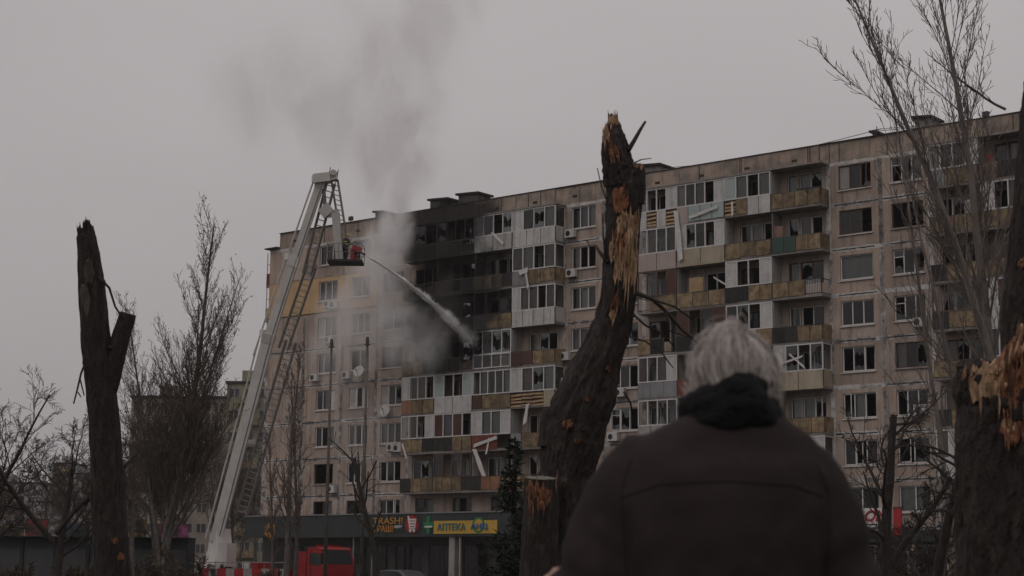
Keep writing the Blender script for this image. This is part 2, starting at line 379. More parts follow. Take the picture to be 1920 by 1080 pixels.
def ragged(u0, u1, z0, z1, m, name, y=-.004, step=.22, amp=.06, vert=False):
    """a hand-smeared band of sealant over a panel joint, with an uneven outline"""
    q = MB(); L_ = (z1 - z0) if vert else (u1 - u0); n = max(2, int(L_ / step)); s = random.uniform(0, 99); vs = []
    for i in range(n + 1):
        t = i / n; a = amp * (noise.noise((s + i * .9, 0, 0)) + .5 * noise.noise((s, i * 2.3, 1))); b2 = amp * (noise.noise((s, 7, i * .9)) + .5 * noise.noise((i * 2.3, s, 2)))
        if vert: z = z0 + L_ * t; vs += [(u0 + a, y, z), (u1 + b2, y, z)]
        else: u = u0 + L_ * t; vs += [(u, y, z0 + a), (u, y, z1 + b2)]
    q.add(vs, [(2 * i, 2 * i + 2, 2 * i + 3, 2 * i + 1) if not vert else (2 * i, 2 * i + 1, 2 * i + 3, 2 * i + 2) for i in range(n)])
    return q.build(name, m, bld, fix=False)

rng = random.Random(11)
FLAT = [  # (u0, u1, window u0, u1, {floor: (panes, frame)})
    (-24.70, -20.6, None, None, {}),
    (-20.6, -16.45, -19.12, -17.12, {9: ('ggg', 'w'), 8: ('ggg', 'w'), 7: ('kgg', 'w'), 6: ('cgg', 'w'), 5: ('ggk', 'w'), 4: ('gxg', 'w'), 3: ('x', 'n'), 2: ('xg', 'b')}),
    (-16.45, -12.85, -15.62, -13.66, {9: ('gg', 'w'), 8: ('gg', 'w'), 7: ('ggg', 'w'), 6: ('xx', 'w'), 5: ('kxk', 'w'), 4: ('gxx', 'w'), 3: ('xxg', 'w'), 2: ('gsg', 'b')}),
    (-12.85, -9.62, -12.35, -10.25, {9: ('gg', 'w'), 8: ('gg', 'b'), 7: ('gg', 'w'), 6: ('gx', 'b'), 5: ('kgx', 'w'), 4: ('ccg', 'w'), 3: ('xgx', 'w'), 2: ('ggx', 'w')}),
    (4.62, 7.92, 5.20, 7.24, {9: ('gcg', 'w'), 8: ('cxx', 'w'), 7: ('gcc', 'w'), 6: ('ccg', 'w'), 5: ('xgg', 'w'), 4: ('ggx', 'w'), 3: ('xgx', 'w'), 2: ('ggg', 'w')}),
    (7.92, 11.2, 8.48, 10.70, {9: ('ggg', 'w'), 8: ('gxg', 'w'), 7: ('sgg', 'w'), 6: ('xss', 'w'), 5: ('xcx', 'w'), 4: ('ssx', 'w'), 3: ('gxs', 'w'), 2: ('ggg', 'w')}),
    (24.95, 28.42, 25.62, 27.82, {9: ('kgx', 'b'), 8: ('ggx', 'b'), 7: ('C', 'w'), 6: ('ggg', 'w'), 5: ('xsx', 'w'), 4: ('xcx', 'w'), 3: ('gxg', 'w'), 2: ('gg', 'w')}),
    (28.42, 31.62, 29.12, 31.16, {9: ('sxc', 'w'), 8: ('x', 'n'), 7: ('sgx', 'w'), 6: ('sgg', 'w'), 5: ('ggx', 'n'), 4: ('xgg', 'w'), 3: ('xs', 'w'), 2: ('gg', 'w')}),
]
WH = 1.50
for (u0, u1, a, c, spec) in FLAT:
    for k in range(2, 10):
        z0, z1 = flo(k), flo(k + 1) if k < 9 else flo(10) - .25
        holes = []
        if k in spec:
            zs = sill(k); holes = [(a, c, zs, zs + WH)]
            pn, fs = spec[k]
            window(a, c, zs, zs + WH, pn, {'w': m_pvc, 'b': m_brn, 'n': m_brn}[fs], rng=rng, sillm=m_conc if fs == 'n' else m_sill, tran=('s' == pn[0]), fw=.05 if fs == 'n' else .07)
        mm = m_yel if (k == 8 and u1 < -12) else m_wall
        wall('wall_panel', u0 + .01, u1 - .01, z0 + .01, z1 - .01, holes, mm)
    for k in range(2, 10):   # joint bands
        if k == 8 and u1 < -12 or k == 9 and u1 < -12:
            q = MB(); q.box(u0, u1, -.03, .0, flo(k) - .02, flo(k) + .05); q.build('joint_trim', m_crack if k == 8 else m_seal, bld); continue
        z = flo(k); ragged(u0, u1, z - .13, z + .13, rng.choice((m_seal, m_seal2)), 'joint_seal', -.005)
        if rng.random() < .75: ragged(u0 + rng.uniform(0, .6), u1 - rng.uniform(0, .6), z - .035, z + .035, m_crack, 'open_joint', -.009, amp=.035)
    ragged(u0, u1, flo(10) - .32, flo(10) - .12, m_seal2, 'joint_seal', -.006)
    for e in (u0, u1):
        for (ka, kb) in ((2, 5), (5, 8), (8, 10)):
            if e < -12.9 and (ka == 8): continue
            ragged(e - .14, e + .14, flo(ka) + .1, flo(kb) - .25, rng.choice((m_seal, m_seal2)), 'joint_seal', -.012, vert=True)
# bays with balconies: (unit edges at the railing)
BAYS = [[-9.25, -6.1, -2.55, .91, 4.70], [11.45, 14.51, 18.16, 21.54, 24.98], [32.05, 35.2, 38.6, 42.0, 45.6]]
BW = [(-9.62, 4.62), (11.2, 24.95), (31.62, 46.0)]
DEP = 1.12
for bi, ((b0, b1), ed) in enumerate(zip(BW, BAYS)):
    es = [b0] + ed[1:4] + [b1]
    for i in range(4):
        a, c = es[i], es[i + 1]
        for k in range(2, 10):
            z0, z1 = flo(k), flo(k + 1) if k < 9 else flo(10) - .25
            mid = (a + c) / 2; burnt = bi == 0 and i < 2 and k >= 6
            if k == 2:
                holes = [(mid - .9, mid + .9, sill(2), sill(2) + WH)]
                window(mid - .9, mid + .9, sill(2), sill(2) + WH, rng.choice(('ggx', 'gxg', 'gg', 'xg')), m_pvc if rng.random() < .7 else m_brn, rng=rng)
            else:
                flip = i % 2; wa, wc = (mid - 1.25, mid + .35) if not flip else (mid - .35, mid + 1.25)
                da, dc = (mid + .45, mid + 1.2) if not flip else (mid - 1.2, mid - .45)
                holes = [(wa, wc, sill(k), sill(k) + 1.42), (da, dc, z0 + .12, sill(k) + 1.42)]
                fm = m_blk if burnt else (m_pvc if rng.random() < .55 else m_brn)
                window(wa, wc, sill(k), sill(k) + 1.42, 'xx' if burnt else rng.choice(('gx', 'gg', 'xg', 'xx', 'cx', 'gc')), fm, rng=rng, sillm=None)
                if not burnt: window(da, dc, z0 + .12, sill(k) + 1.42, rng.choice('gxcx'), fm, rng=rng, sillm=None)
            wall('wall_panel', a + .01, c - .01, z0 + .01, z1 - .01, holes, m_wall)
# parapet: a band of separate panels above the top floor, ragged here and there, with a tin capping
u = -23.65
while u < 46:
    wd = 3.43; n = min(46, u + wd)
    zb = flo(10) - .24
    q = MB(); inset = rng.uniform(0, .012)
    inb = any(a - .3 < (u + n) / 2 < c + .3 for a, c in BW)
    q.box(u + .012, n - .012, -.06 + inset if inb else inset, .22, zb, PTOP)
    pp = q.build('parapet_panel', m_par, bld)
    q = MB(); q.box(u + .02, n - .02, -.12 + inset, .3, PTOP, PTOP + .05); q.build('capping', m_roof, pp)
    for t in range(2):   # narrow pour joints and vents of the attic
        if rng.random() < .6:
            q = MB(); x = u + rng.uniform(.4, 3); q.box(x, x + .05, -.07 if inb else -.008, 0, zb + .1, PTOP - .05); q.build('rust_streak', m_crack, pp)
    if rng.random() < .55:
        q = MB(); x = u + 1.5; q.box(x, x + .38, -.066 if inb else -.006, 0, zb + .55, zb + .72); q.build('vent_opening', m_crack, pp)
    u = n
q = MB(); q.box(-24.7, -23.65, 0, .24, flo(10) - .24, flo(10) - .02); q.build('low_parapet', m_par, bld)
q = MB(); q.box(-25.0, -23.6, -.35, 3, flo(10) - .02, flo(10) + .08); q.build('end_canopy', m_roof, bld)
# shell, floors and rooms behind the facade
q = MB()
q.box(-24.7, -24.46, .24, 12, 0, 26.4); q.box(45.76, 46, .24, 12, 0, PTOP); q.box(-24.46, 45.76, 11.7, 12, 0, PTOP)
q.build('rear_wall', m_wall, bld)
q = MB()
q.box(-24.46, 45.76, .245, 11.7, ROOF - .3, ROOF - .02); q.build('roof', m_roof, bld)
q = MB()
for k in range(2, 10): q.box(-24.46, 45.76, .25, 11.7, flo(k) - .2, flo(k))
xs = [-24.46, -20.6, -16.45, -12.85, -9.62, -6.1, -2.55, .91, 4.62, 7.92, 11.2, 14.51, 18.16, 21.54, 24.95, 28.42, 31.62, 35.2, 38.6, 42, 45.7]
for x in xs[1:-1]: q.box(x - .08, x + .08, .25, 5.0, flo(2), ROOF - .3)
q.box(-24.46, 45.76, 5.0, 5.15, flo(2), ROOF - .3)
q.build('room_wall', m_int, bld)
# enclosed corner balconies on the end wall
for k in (9, 8):
    q = MB(); q.box(-25.6, -24.7, .5, 3.6, flo(k) - .1, flo(k) + .02); e = q.build('end_balcony', m_conc, bld)
    q = MB(); q.box(-25.58, -25.54, .5, 3.6, flo(k) + .02, flo(k) + 1.0); q.box(-25.54, -24.7, .5, .54, flo(k) + .02, flo(k) + 1.0); q.build('panel', P_RED if k == 9 else P_GRY, e)
    q = MB()
    for a in (-25.56, -24.8): q.box(a, a + .06, .5, .56, flo(k) + 1.0, flo(k + 1) - .1)
    q.box(-25.56, -24.74, .5, .56, flo(k) + 1.7, flo(k) + 1.76); q.build('glazing_frame', m_pvc, e)

# ------------------------------------------------------------------ balconies
def corr(q, a, c, y, z0, z1, pitch=.12, amp=.022):
    n = max(4, int((c - a) / pitch * 2)); vs = []
    for j in range(n + 1):
        uu = a + (c - a) * j / n; yy = y + (amp if j % 2 else -amp); vs += [(uu, yy, z0), (uu, yy, z1)]
    q.add(vs, [(2 * j, 2 * j + 2, 2 * j + 3, 2 * j + 1) for j in range(n)])
def balcony(u0, u1, k, panels, glaz, gm=None, first=False, last=False, bars=False, rh=1.02, roof=True):
    """panels: one letter for each sheet of the front; glaz: one letter for each pane above it ('' = open)"""
    z = flo(k); y = -DEP
    q = MB(); q.box(u0 + .004, u1 - .004, y, -.006, z - .10, z + .06)
    bal = q.build('balcony', m_conc, bld)
    r = MB(); t = .045
    for zz in (z + .1, z + rh - .05): r.box(u0 + .03, u1 - .03, y - .012, y + .035, zz, zz + t)
    npan = len(panels); pe = [u0 + .03 + (u1 - u0 - .06) * i / npan for i in range(npan + 1)]
    for e in pe: r.box(e - .022, e + .022, y - .018, y + .03, z + .06, z + rh)
    if last:
        for zz in (z + .1, z + rh - .05): r.box(u1 - .05, u1 - .01, y + .03, -.02, zz, zz + t)
    if first:
        for zz in (z + .1, z + rh - .05): r.box(u0 + .01, u0 + .05, y + .03, -.02, zz, zz + t)
    r.build('railing', m_dmet, bal)
    def sheet(letter, a, c):
        q = MB(); top = z + rh - .01 - (rng.uniform(0, .05) if letter in 'ydno' else 0); bot = z + .02 + (rng.uniform(0, .06) if letter in 'ydno' else -.12 if letter in 'wpbk' else 0)
        if letter == 'x': return
        if letter == '|':
            x = a
            while x < c - .02: q.box(x, x + .022, y - .0, y + .022, z + .1, z + rh - .03); x += .11
            q.build('railing_bars', m_dmet if not bars else m_pvc, bal); return
        if letter in 'gd' : corr(q, a + .025, c - .025, y - .03, bot, top)
        elif letter == 't':
            for j in range(4):
                zz = z + .08 + j * .24; q.beam((a + .02, y - .03, zz + rng.uniform(-.04, .04)), (c - .02, y - .03, zz + rng.uniform(-.04, .04)), .03, .13)
        elif letter in 'yno': j = lambda s: rng.uniform(-s, s); q.prism([(a + .025, bot + j(.035)), (c - .025 + j(.01), bot + j(.035)), (c - .025, top - abs(j(.05))), (a + .025 + j(.01), top - abs(j(.05)))], y - .045 - abs(j(.02)), y - .022)
        else: q.box(a + .025, c - .025, y - .045, y - .022, bot, top)
        q.build('panel', PAN[letter], bal)
        if letter == 't':
            q = MB(); q.box(a + .02, c - .02, y + .035, y + .05, z + .1, z + rh - .08); q.build('panel', P_BRN, bal)
    for i, s in enumerate(panels): sheet(s, pe[i], pe[i + 1])
    for cond, x0, x1 in ((last, u1 - .03, u1 - .008), (first, u0 + .008, u0 + .03)):
        if cond and panels.strip('|x'):
            s = panels[-1] if x1 > u0 + 1 else panels[0]
            if s in PAN:
                q = MB(); q.box(x0, x1, y + .0, -.03, z + (.06 if s not in 'wpbk' else -.1), z + rh - .02); q.build('panel', PAN[s], bal)
    zt = flo(k + 1) - .1 if k < 9 else flo(10) - .26
    if glaz:
        fm = gm or m_pvc; n = len(glaz); e = [u0 + .02 + (u1 - u0 - .04) * i / n for i in range(n + 1)]; f = MB(); h0, h1 = z + rh, zt - .02; t = .075; yy = y - .03
        f.box(u0 + .02, u1 - .02, yy, yy + .08, h0, h0 + t); f.box(u0 + .02, u1 - .02, yy, yy + .08, h1 - t, h1)
        for i, x in enumerate(e):
            a = max(u0 + .02, min(u1 - .02 - t, x - t / 2)); f.box(a, a + t, yy - .003, yy + .08, h0 + t, h1 - t)
        if last:
            f.box(u1 - .10, u1 - .022, yy + .08, -.03, h0, h0 + t); f.box(u1 - .10, u1 - .022, yy + .08, -.03, h1 - t, h1); f.box(u1 - .10, u1 - .022, -.12, -.03, h0 + t, h1 - t)
        f.build('glazing_frame', fm, bal)
        for i, s in enumerate(glaz):
            a, c = e[i] + t / 2, e[i + 1] - t / 2; q = MB(); py = yy + .04
            if s in 'gc': q.add([(a, py, h0 + t), (c, py, h0 + t), (c, py + rng.uniform(-.01, .01), h1 - t), (a, py + rng.uniform(-.01, .01), h1 - t)], [(0, 1, 2, 3)]); q.build('pane', G, bal, fix=False)
            elif s == 's':
                for p in shard_polys(a, c, h0 + t, h1 - t, rng):
                    q = MB(); q.prism(p, py, py + .006); q.build('glass_shard', G, bal)
            elif s in PAN and s not in 'g':
                q.box(a, c, py - .012, py + .012, h0 + t, h1 - t); q.build('board', PAN[s], bal)
            if s == 'c' or (s == 'g' and rng.random() < .3):
                q = MB(); nn = 12; vs = []
                for j in range(nn + 1):
                    uu = a + (c - a) * j / nn; vy = py + .14 + .03 * math.sin(j * 2.2); vs += [(uu, vy, h0), (uu, vy, h1 - .05)]
                q.add(vs, [(2 * j, 2 * j + 2, 2 * j + 3, 2 * j + 1) for j in range(nn)]); q.build('curtain', rng.choice((m_curt, m_curt, m_curt2, m_curt3)), bal, smooth=True, fix=False)
        if last:
            q = MB(); q.add([(u1 - .06, yy + .1, h0 + t), (u1 - .06, -.12, h0 + t), (u1 - .06, -.12, h1 - t), (u1 - .06, yy + .1, h1 - t)], [(0, 1, 2, 3)]); q.build('pane', G, bal, fix=False)
    # partition between two flats
    if not last:
        q = MB(); q.box(u1 - .03, u1 + .03, y + .1, -.02, z + .06, zt - .05); q.build('partition', P_PAL if glaz else m_conc, bal)
    if k == 9:
        q = MB(); q.box(u0, u1 + (.1 if last else 0), -DEP - .08, -.07, zt, zt + .10); q.build('canopy', m_conc, bal)
    return bal
B1 = {9: [('dnd', 'xsx', 'k'), ('ndx', 'sxxx', 'k'), ('pp', 'ggxs', 0), ('www', 'wgsg', 0)],
      8: [('|d|', '', 0), ('nxd', '', 0), ('yyyd', '', 0), ('gyy', 'ccxc', 0)],
      7: [('|||', '', 0), ('xdn', '', 0), ('gyy', 'xxx', 'k'), ('wwww', 'wccxc', 0)],
      6: [('yyd', '', 0), ('ddx', '', 0), ('FULL', '', 0), ('nnyy', '', 0)],
      5: [('oyy', 'wcgx', 0), ('ww', 'axxa', 0), ('nyyy', 'xcgcg', 0), ('tttb', 'wgsg', 0)],
      4: [('yyd', 'gcxw', 0), ('ddyy', 'ncnx', 0), ('rrx', 'wccw', 0), ('gyyd', '', 0)],
      3: [('dyy', '', 0), ('yyyd', 'gxgx', 'b'), ('dooy', '', 0), ('yydd', '', 0)]}
B2 = {9: [('wtwt', 'gxxw', 0), ('kaaa', 'gggxw', 0), ('tyww', 'acxg', 0), ('yyyy', '', 0)],
      8: [('kk', 'gcgg', 0), ('bb', 'wsgxw', 0), ('yyy', '', 0), ('eeyy', '', 0)],
      7: [('xyy', 'xgxn', 'b'), ('yyy', '', 0), ('ddyy', 'wxxw', 0), ('yy|', '', 0)],
      6: [('ydx', '', 0), ('dny', 'nxgn', 'b'), ('bby', 'gsxw', 0), ('ddyy', '', 0)],
      5: [('ggg', 'cgcw', 0), ('rry', 'xgx', 'b'), ('yyd', '', 0), ('bb', 'wsxs', 0)],
      4: [('ppp', 'gxsg', 0), ('yyy', '', 0), ('ddy', 'gxg', 0), ('dyyy', '', 0)],
      3: [('yyy', '', 0), ('www', 'ggx', 0), ('ydy', '', 0), ('ww', 'wgsw', 0)]}
B3 = {9: [('gyy', 'gggw', 0), ('ydd', '', 0), ('yyy', '', 0), ('ww', 'gggg', 0)],
      8: [('yoyy', '', 0), ('yyd', 'wxgw', 0), ('yyy', '', 0), ('yyy', '', 0)],
      7: [('dyy', '', 0), ('yyy', '', 0), ('yyy', '', 0), ('ww', 'gggg', 0)],
      6: [('dyy', 'xgx', 'b'), ('www', 'wnnw', 0), ('yyy', '', 0), ('yyy', '', 0)],
      5: [('yyd', '', 0), ('yyy', 'gxgx', 0), ('yyy', '', 0), ('yyy', '', 0)],
      4: [('dyy', '', 0), ('yyg', '', 0), ('ww', 'ggg', 0), ('yyy', '', 0)],
      3: [('ww', 'gwgx', 0), ('yyy', 'wgxw', 0), ('yyy', '', 0), ('yyy', '', 0)]}
for ed, spec in zip(BAYS, (B1, B2, B3)):
    for k, row in spec.items():
        for i, (pn, gl, fm) in enumerate(row):
            if pn == 'FULL':   # floor-to-ceiling glazing in two rows
                b = balcony(ed[i], ed[i + 1], k, 'xxx', 'xgss', None)
                f = MB(); z = flo(k); a, c = ed[i] + .02, ed[i + 1] - .02
                for zz in (z + .04, z + .96): f.box(a, c, -DEP - .06, -DEP - .015, zz, zz + .08)
                n = 4
                for j in range(n + 1):
                    x = a + (c - a - .08) * j / n; f.box(x, x + .08, -DEP - .063, -DEP - .016, z + .12, z + .96)
                f.build('glazing_frame', m_pvc, b)
                for j in range(n):
                    x = a + (c - a - .08) * j / n + .08; q = MB(); q.add([(x, -DEP - .04, z + .12), (x + (c - a) / n - .1, -DEP - .04, z + .12), (x + (c - a) / n - .1, -DEP - .04, z + .96), (x, -DEP - .04, z + .96)], [(0, 1, 2, 3)])
                    q.build('pane', G, b, fix=False)
                continue
            balcony(ed[i], ed[i + 1], k, pn, gl, {'k': m_blk, 'b': m_brn}.get(fm), first=(i == 0), last=(i == 3), bars=('|' in pn and k == 7 and i == 3))
# ------------------------------------------------------------------ things fixed to the facade
m_ac = mat('air_conditioner_casing', (.50, .48, .46), .6, .08, 3, streak=.25, soot=True)
m_black = mat('matt_black', (.02, .02, .02), .7, .3, 4)
def ac_unit(px, py, label):
    u, z = fac(px, py, .25); b = MB(); b.box(-.40, .40, -.36, -.06, -.28, .28)
    root = empty('air_conditioner', W(u, .06, z), -TH); tag(root, label, 'air conditioner', 'air conditioners on the facade')
    body = b.build('casing', m_ac, root)
    b = MB(); n = 20; c = (-.13, -.365, 0)
    b.add([c] + [(c[0] + .19 * math.cos(2 * PI * i / n), -.365, .19 * math.sin(2 * PI * i / n)) for i in range(n)], [(0, 1 + i, 1 + (i + 1) % n) for i in range(n)]); b.build('fan_grille', m_black, root, fix=False)
    b = MB()
    for x in (-.3, .3): b.box(x - .02, x + .02, -.34, 0, -.33, -.285); b.box(x - .02, x + .02, -.05, 0, -.285, .2)
    b.build('bracket', m_dmet, root)
for px, py, lb in [(1070, 438, 'white air conditioner below the top-floor window left of the splintered trunk'), (1072, 512, 'white air conditioner one floor under the topmost one beside the splintered trunk'),
                   (1059, 668, 'grey air conditioner at the corner of the open brown balcony, left of the trunk'), (1046, 717, 'small air conditioner beside the balcony with peeled timber cladding'),
                   (1725, 604, 'white air conditioner under a sixth-floor window behind the leaning poplars'), (1727, 768, 'air conditioner beside a fourth-floor window, behind bare twigs near the right trunk'),
                   (616, 570, 'first of two air conditioners under the window in the ochre wall'), (627, 572, 'second of two air conditioners under the window in the ochre wall'),
                   (617, 637, 'air conditioner under the white window just below the ochre wall'), (590, 708, 'pale air conditioner left below the sixth-floor window by the boom'),
                   (650, 703, 'small air conditioner beside the upper satellite dish'), (735, 839, 'first of a pair of dark air conditioners left of the balcony stack'), (747, 840, 'second of a pair of dark air conditioners left of the balcony stack'),
                   (622, 917, 'air conditioner under the glassless third-floor window by the thin poles'), (1150, 819, 'air conditioner under a broken window right of the splintered trunk'), (1163, 736, 'air conditioner with a drooping bracket right of the splintered trunk')]:
    ac_unit(px, py, lb)
m_dish = mat('dish_paint', (.52, .49, .47), .6, .1, 3)
def sat_dish(px, py, rad, label):
    u, z = fac(px, py, .5); root = empty('satellite_dish', W(u, 0, z), -TH); tag(root, label, 'satellite dish', 'satellite dishes')
    b = MB(); n = 24; rings = []
    ax = Vector((.15, -1, .35)).normalized(); e1 = ax.cross(Vector((0, 0, 1))).normalized(); e2 = e1.cross(ax); c0 = Vector((0, -.42, 0))
    for r in (.02, .35, .7, 1.0):
        rings.append([c0 + (e1 * math.cos(2 * PI * i / n) + e2 * math.sin(2 * PI * i / n)) * rad * r + ax * (.22 * rad * r * r) for i in range(n)])
    rings += [[p - ax * .025 for p in r] for r in rings[::-1]]
    b.loft(rings); b.build('reflector', m_dish, root, smooth=True)
    b = MB(); b.tube([c0 - e2 * rad * .8, c0 + ax * rad * .9], .02); b.build('feed_arm', m_dmet, root)
    b = MB(); b.tube([c0 + ax * rad * .85, c0 + ax * rad * 1.05], .05, 8); b.build('feed_head', m_black, root)
    b = MB(); b.tube([c0, (0, .0, -.1), (0, 0, -.5)], .03); b.build('wall_bracket', m_dmet, root)
sat_dish(672, 697, .46, 'round satellite dish below a sixth-floor window by the right thin pole')
sat_dish(721, 771, .44, 'round satellite dish below a fifth-floor window beside the balcony stack')
# loose and hanging timber
m_plank = mat('white_painted_plank', (.56, .53, .51), .75, .15, 3)
def plank(x0, y0, x1, y1, wd, label, wo=1.28, m=None, bend=0.0, cat='plank'):
    a = Vector((*fac(x0, y0, wo), 0)); c = Vector((*fac(x1, y1, wo), 0)); root = MB(); n = 4; s = random.random() * 9
    d = (c - a); q = Vector((-d.y, d.x, 0)).normalized(); rings = []
    for i in range(n + 1):
        t = i / n; p = a + d * t + q * bend * math.sin(t * PI); k = wd * (.5 + .06 * math.sin(s + i * 2)); yy = -wo - .05 * t
        e = d.normalized() * (random.uniform(-.1, .1) if i in (0, n) else 0)
        rings.append([(p.x - q.x * k + e.x, yy, p.y - q.y * k + e.y), (p.x + q.x * k - e.x, yy, p.y + q.y * k - e.y), (p.x + q.x * k - e.x, yy + .03, p.y + q.y * k - e.y), (p.x - q.x * k + e.x, yy + .03, p.y - q.y * k + e.y)])
    root.loft(rings); o = root.build('hanging_plank', m or m_plank); o.location = BO; o.rotation_euler = (0, 0, -TH)
    tag(o, label, cat, 'torn-off planks and trim on the balconies')
for a in [(922, 436, 944, 457, .18, 'slanting white strip across the pale top-floor balcony front'), (985, 508, 991, 540, .16, 'white strip dangling from the ochre balcony in the right stack corner'),
          (973, 512, 990, 506, .35, 'crumpled white sheet caught on the ochre balcony rail'), (1267, 395, 1277, 488, .36, 'long white trim board hanging two floors down beside the top balconies'),
          (1292, 408, 1345, 388, .2, 'pale slanting strip across the broken blue-grey balcony front'), (989, 757, 984, 795, .26, 'white board hanging below the peeled timber balcony'),
          (754, 832, 763, 860, .16, 'thin white strip hanging at the left foot of the balcony stack'), (888, 836, 932, 820, .22, 'white plank thrust out of the smashed dark red balcony'),
          (889, 842, 908, 893, .34, 'long pale splintered board dangling under the smashed red balcony'), (917, 822, 912, 852, .14, 'short white strip hanging beside the splintered board'),
          (1372, 378, 1374, 405, .14, 'short upright white strip on the top balcony with bare timber front')]: plank(*a)
plank(1338, 520, 1362, 534, .10, 'broken white frame bar slanting in the open seventh-floor balcony', .9)
plank(1462, 683, 1505, 668, .12, 'broken white frame bar rising across the smashed glazing right of the head', 1.26)
plank(1480, 664, 1510, 690, .10, 'broken white frame bar falling across the smashed glazing right of the head', 1.29)
# things left on the balconies
m_card = mat('cardboard', (.36, .25, .14), .9, .15, 2); m_cloth_r = mat('red_cloth', (.26, .035, .03), .95, .25, 3); m_cloth_w = mat('white_cloth', (.45, .42, .41), .95, .15, 3)
def sheet_thing(name, x0, y0, x1, y1, m, label, cat, wo=.85, tilt=.1):
    a = fac(x0, y0, wo); c = fac(x1, y1, wo); b = MB(); n = 7; rings = []; s = random.random() * 20
    for i in range(n + 1):
        t = i / n; u = a[0] + (c[0] - a[0]) * t; y = -wo + .05 * math.sin(t * 9 + s) + tilt * t
        dz = .06 * math.sin(t * 7 + s)
        rings.append([(u, y, c[1] + dz), (u, y - .03, (a[1] + c[1]) / 2), (u, y, a[1] + dz * .4), (u, y + .025, a[1] + dz * .4), (u, y + .0, (a[1] + c[1]) / 2), (u, y + .025, c[1] + dz)])
    b.loft(rings); o = b.build(name, m, smooth=False); o.location = BO; o.rotation_euler = (0, 0, -TH); tag(o, label, cat); return o
sheet_thing('cardboard_sheet', 1293, 521, 1317, 546, m_card, 'tan cardboard sheet leaning on an open seventh-floor balcony rail', 'cardboard', 1.0)
sheet_thing('red_garment', 1755, 372, 1768, 400, m_cloth_r, 'red garment hanging on an eighth-floor balcony behind the poplar', 'garment')
sheet_thing('red_garment', 1850, 290, 1862, 318, m_cloth_r, 'red garment hanging on the top-floor balcony beside the big right trunk', 'garment')
sheet_thing('white_towel', 1808, 375, 1822, 400, m_cloth_w, 'white towel drying on an eighth-floor balcony by the right trunk', 'towel')
sheet_thing('white_bedsheet', 1432, 500, 1447, 532, m_cloth_w, 'white sheet blown against the seventh-floor balcony opening', 'bed sheet')
sheet_thing('dark_blanket', 1493, 354, 1538, 364, m_black, 'dark blanket draped over the top-floor balcony rail above the ochre sheets', 'blanket', 1.16)
sheet_thing('crumpled_cloth', 1448, 425, 1466, 445, mat('dusty_pink_cloth', (.25, .15, .13), .95, .3, 4), 'dusty pink bundle of cloth on the eighth-floor balcony', 'cloth', .9)
# roof: lift housings, vents, aerials
def roof_box(x0, x1, yb, h, label, wo=-1.6, tilt=.12):
    u0, _ = fac(x0, yb, wo); u1, _ = fac(x1, yb, wo); b = MB(); z0 = ROOF - .05
    ztop = PTOP + h
    root = empty('roof_vent', W((u0 + u1) / 2, wo, z0), -TH); tag(root, label, 'roof vent', 'vent housings on the roof'); hw = (u1 - u0) / 2; H = ztop - z0
    b.box(-hw, hw, -.5, .9, 0, H - .15); b.build('shaft', m_conc, root)
    b = MB(); b.add([(-hw - .15, -.7, H - .15), (hw + .15, -.7, H - .15 - tilt), (hw + .15, 1.1, H - .15 - tilt), (-hw - .15, 1.1, H - .15), (-hw - .15, -.7, H), (hw + .15, -.7, H - tilt), (hw + .15, 1.1, H - tilt), (-hw - .15, 1.1, H)],
                    [(0, 3, 2, 1), (4, 5, 6, 7), (0, 1, 5, 4), (1, 2, 6, 5), (2, 3, 7, 6), (3, 0, 4, 7)]); b.build('cap', m_roof, root)
roof_box(815, 848, 385, 1.1, 'grey concrete vent on the roof right of the smoke column'); roof_box(868, 905, 372, 1.15, 'second grey concrete vent along the roof from the smoke')
roof_box(1215, 1245, 318, 1.0, 'vent housing on the roof just right of the splintered trunk'); roof_box(1722, 1752, 236, 1.15, 'dark vent housing on the roof between the poplars')
roof_box(1643, 1652, 255, .7, 'low dark vent on the roof at the small poplar'); roof_box(712, 728, 412, .9, 'vent on the roof half lost in smoke')
def aerial(px, py, label):
    u, z = fac(px, py, -1.0); root = empty('roof_aerial', W(u, -1, ROOF), -TH); tag(root, label, 'aerial'); H = z - ROOF
    b = MB(); b.tube([(0, 0, 0), (0, 0, H)], .03); b.build('mast', m_dmet, root)
    b = MB()
    for t in (.0, .2, .4): b.beam((-.25, 0, H - .1 - t), (.25, 0, H - .1 - t), .03)
    b.box(-.18, .18, -.1, .1, H - .35, H - .05); b.build('crossbars', m_dmet, root)
aerial(658, 405, 'small aerial on the roof beside the rescue cage arm'); aerial(1848, 208, 'forked aerial on the roof by the upright poplar')

# ================================================================== SHOP FRONT
WS = 1.8
SG = glass_mat('shop_glass', (.5, .52, .52), .45)
m_fas = mat('anthracite_fascia', (.035, .042, .042), .7, .2, 1, streak=.2, rnd=.12)
m_fasr = mat('dark_green_fascia', (.022, .035, .030), .7, .2, 1)
m_fprof = mat('grey_fascia_trim', (.20, .20, .20), .6, .15, 1)
shop = empty('street_shop', W(0, 0, 0), -TH); tag(shop, 'dark ground-floor shop front with a long anthracite fascia under the apartment block', 'shop front')
zf0, zf1 = 3.85, 5.45
u = -24.5
while u < 11:
    b = MB(); b.box(u + .01, u + 2.99, -WS - .08, -WS, zf0, zf1); b.build('fascia_panel', m_fas, shop); u += 3
b = MB(); b.box(-24.5, 11.5, -WS - .15, -.01, zf1 + .003, zf1 + .09); b.build('canopy_top', m_fprof, shop)
b = MB(); b.box(-24.5, 11.5, -WS, -.01, zf0 + .05, zf0 + .14); b.build('soffit', m_fas, shop)
m_base = mat('dark_plinth_tile', (.055, .052, .05), .7, .2, 1.5); m_dframe = mat('dark_shop_frame', (.05, .05, .052), .5, .2, 2)
holes = [(x, x + 2.6, .55, 3.3) for x in [-23.4 + 3.2 * i for i in range(11)]]
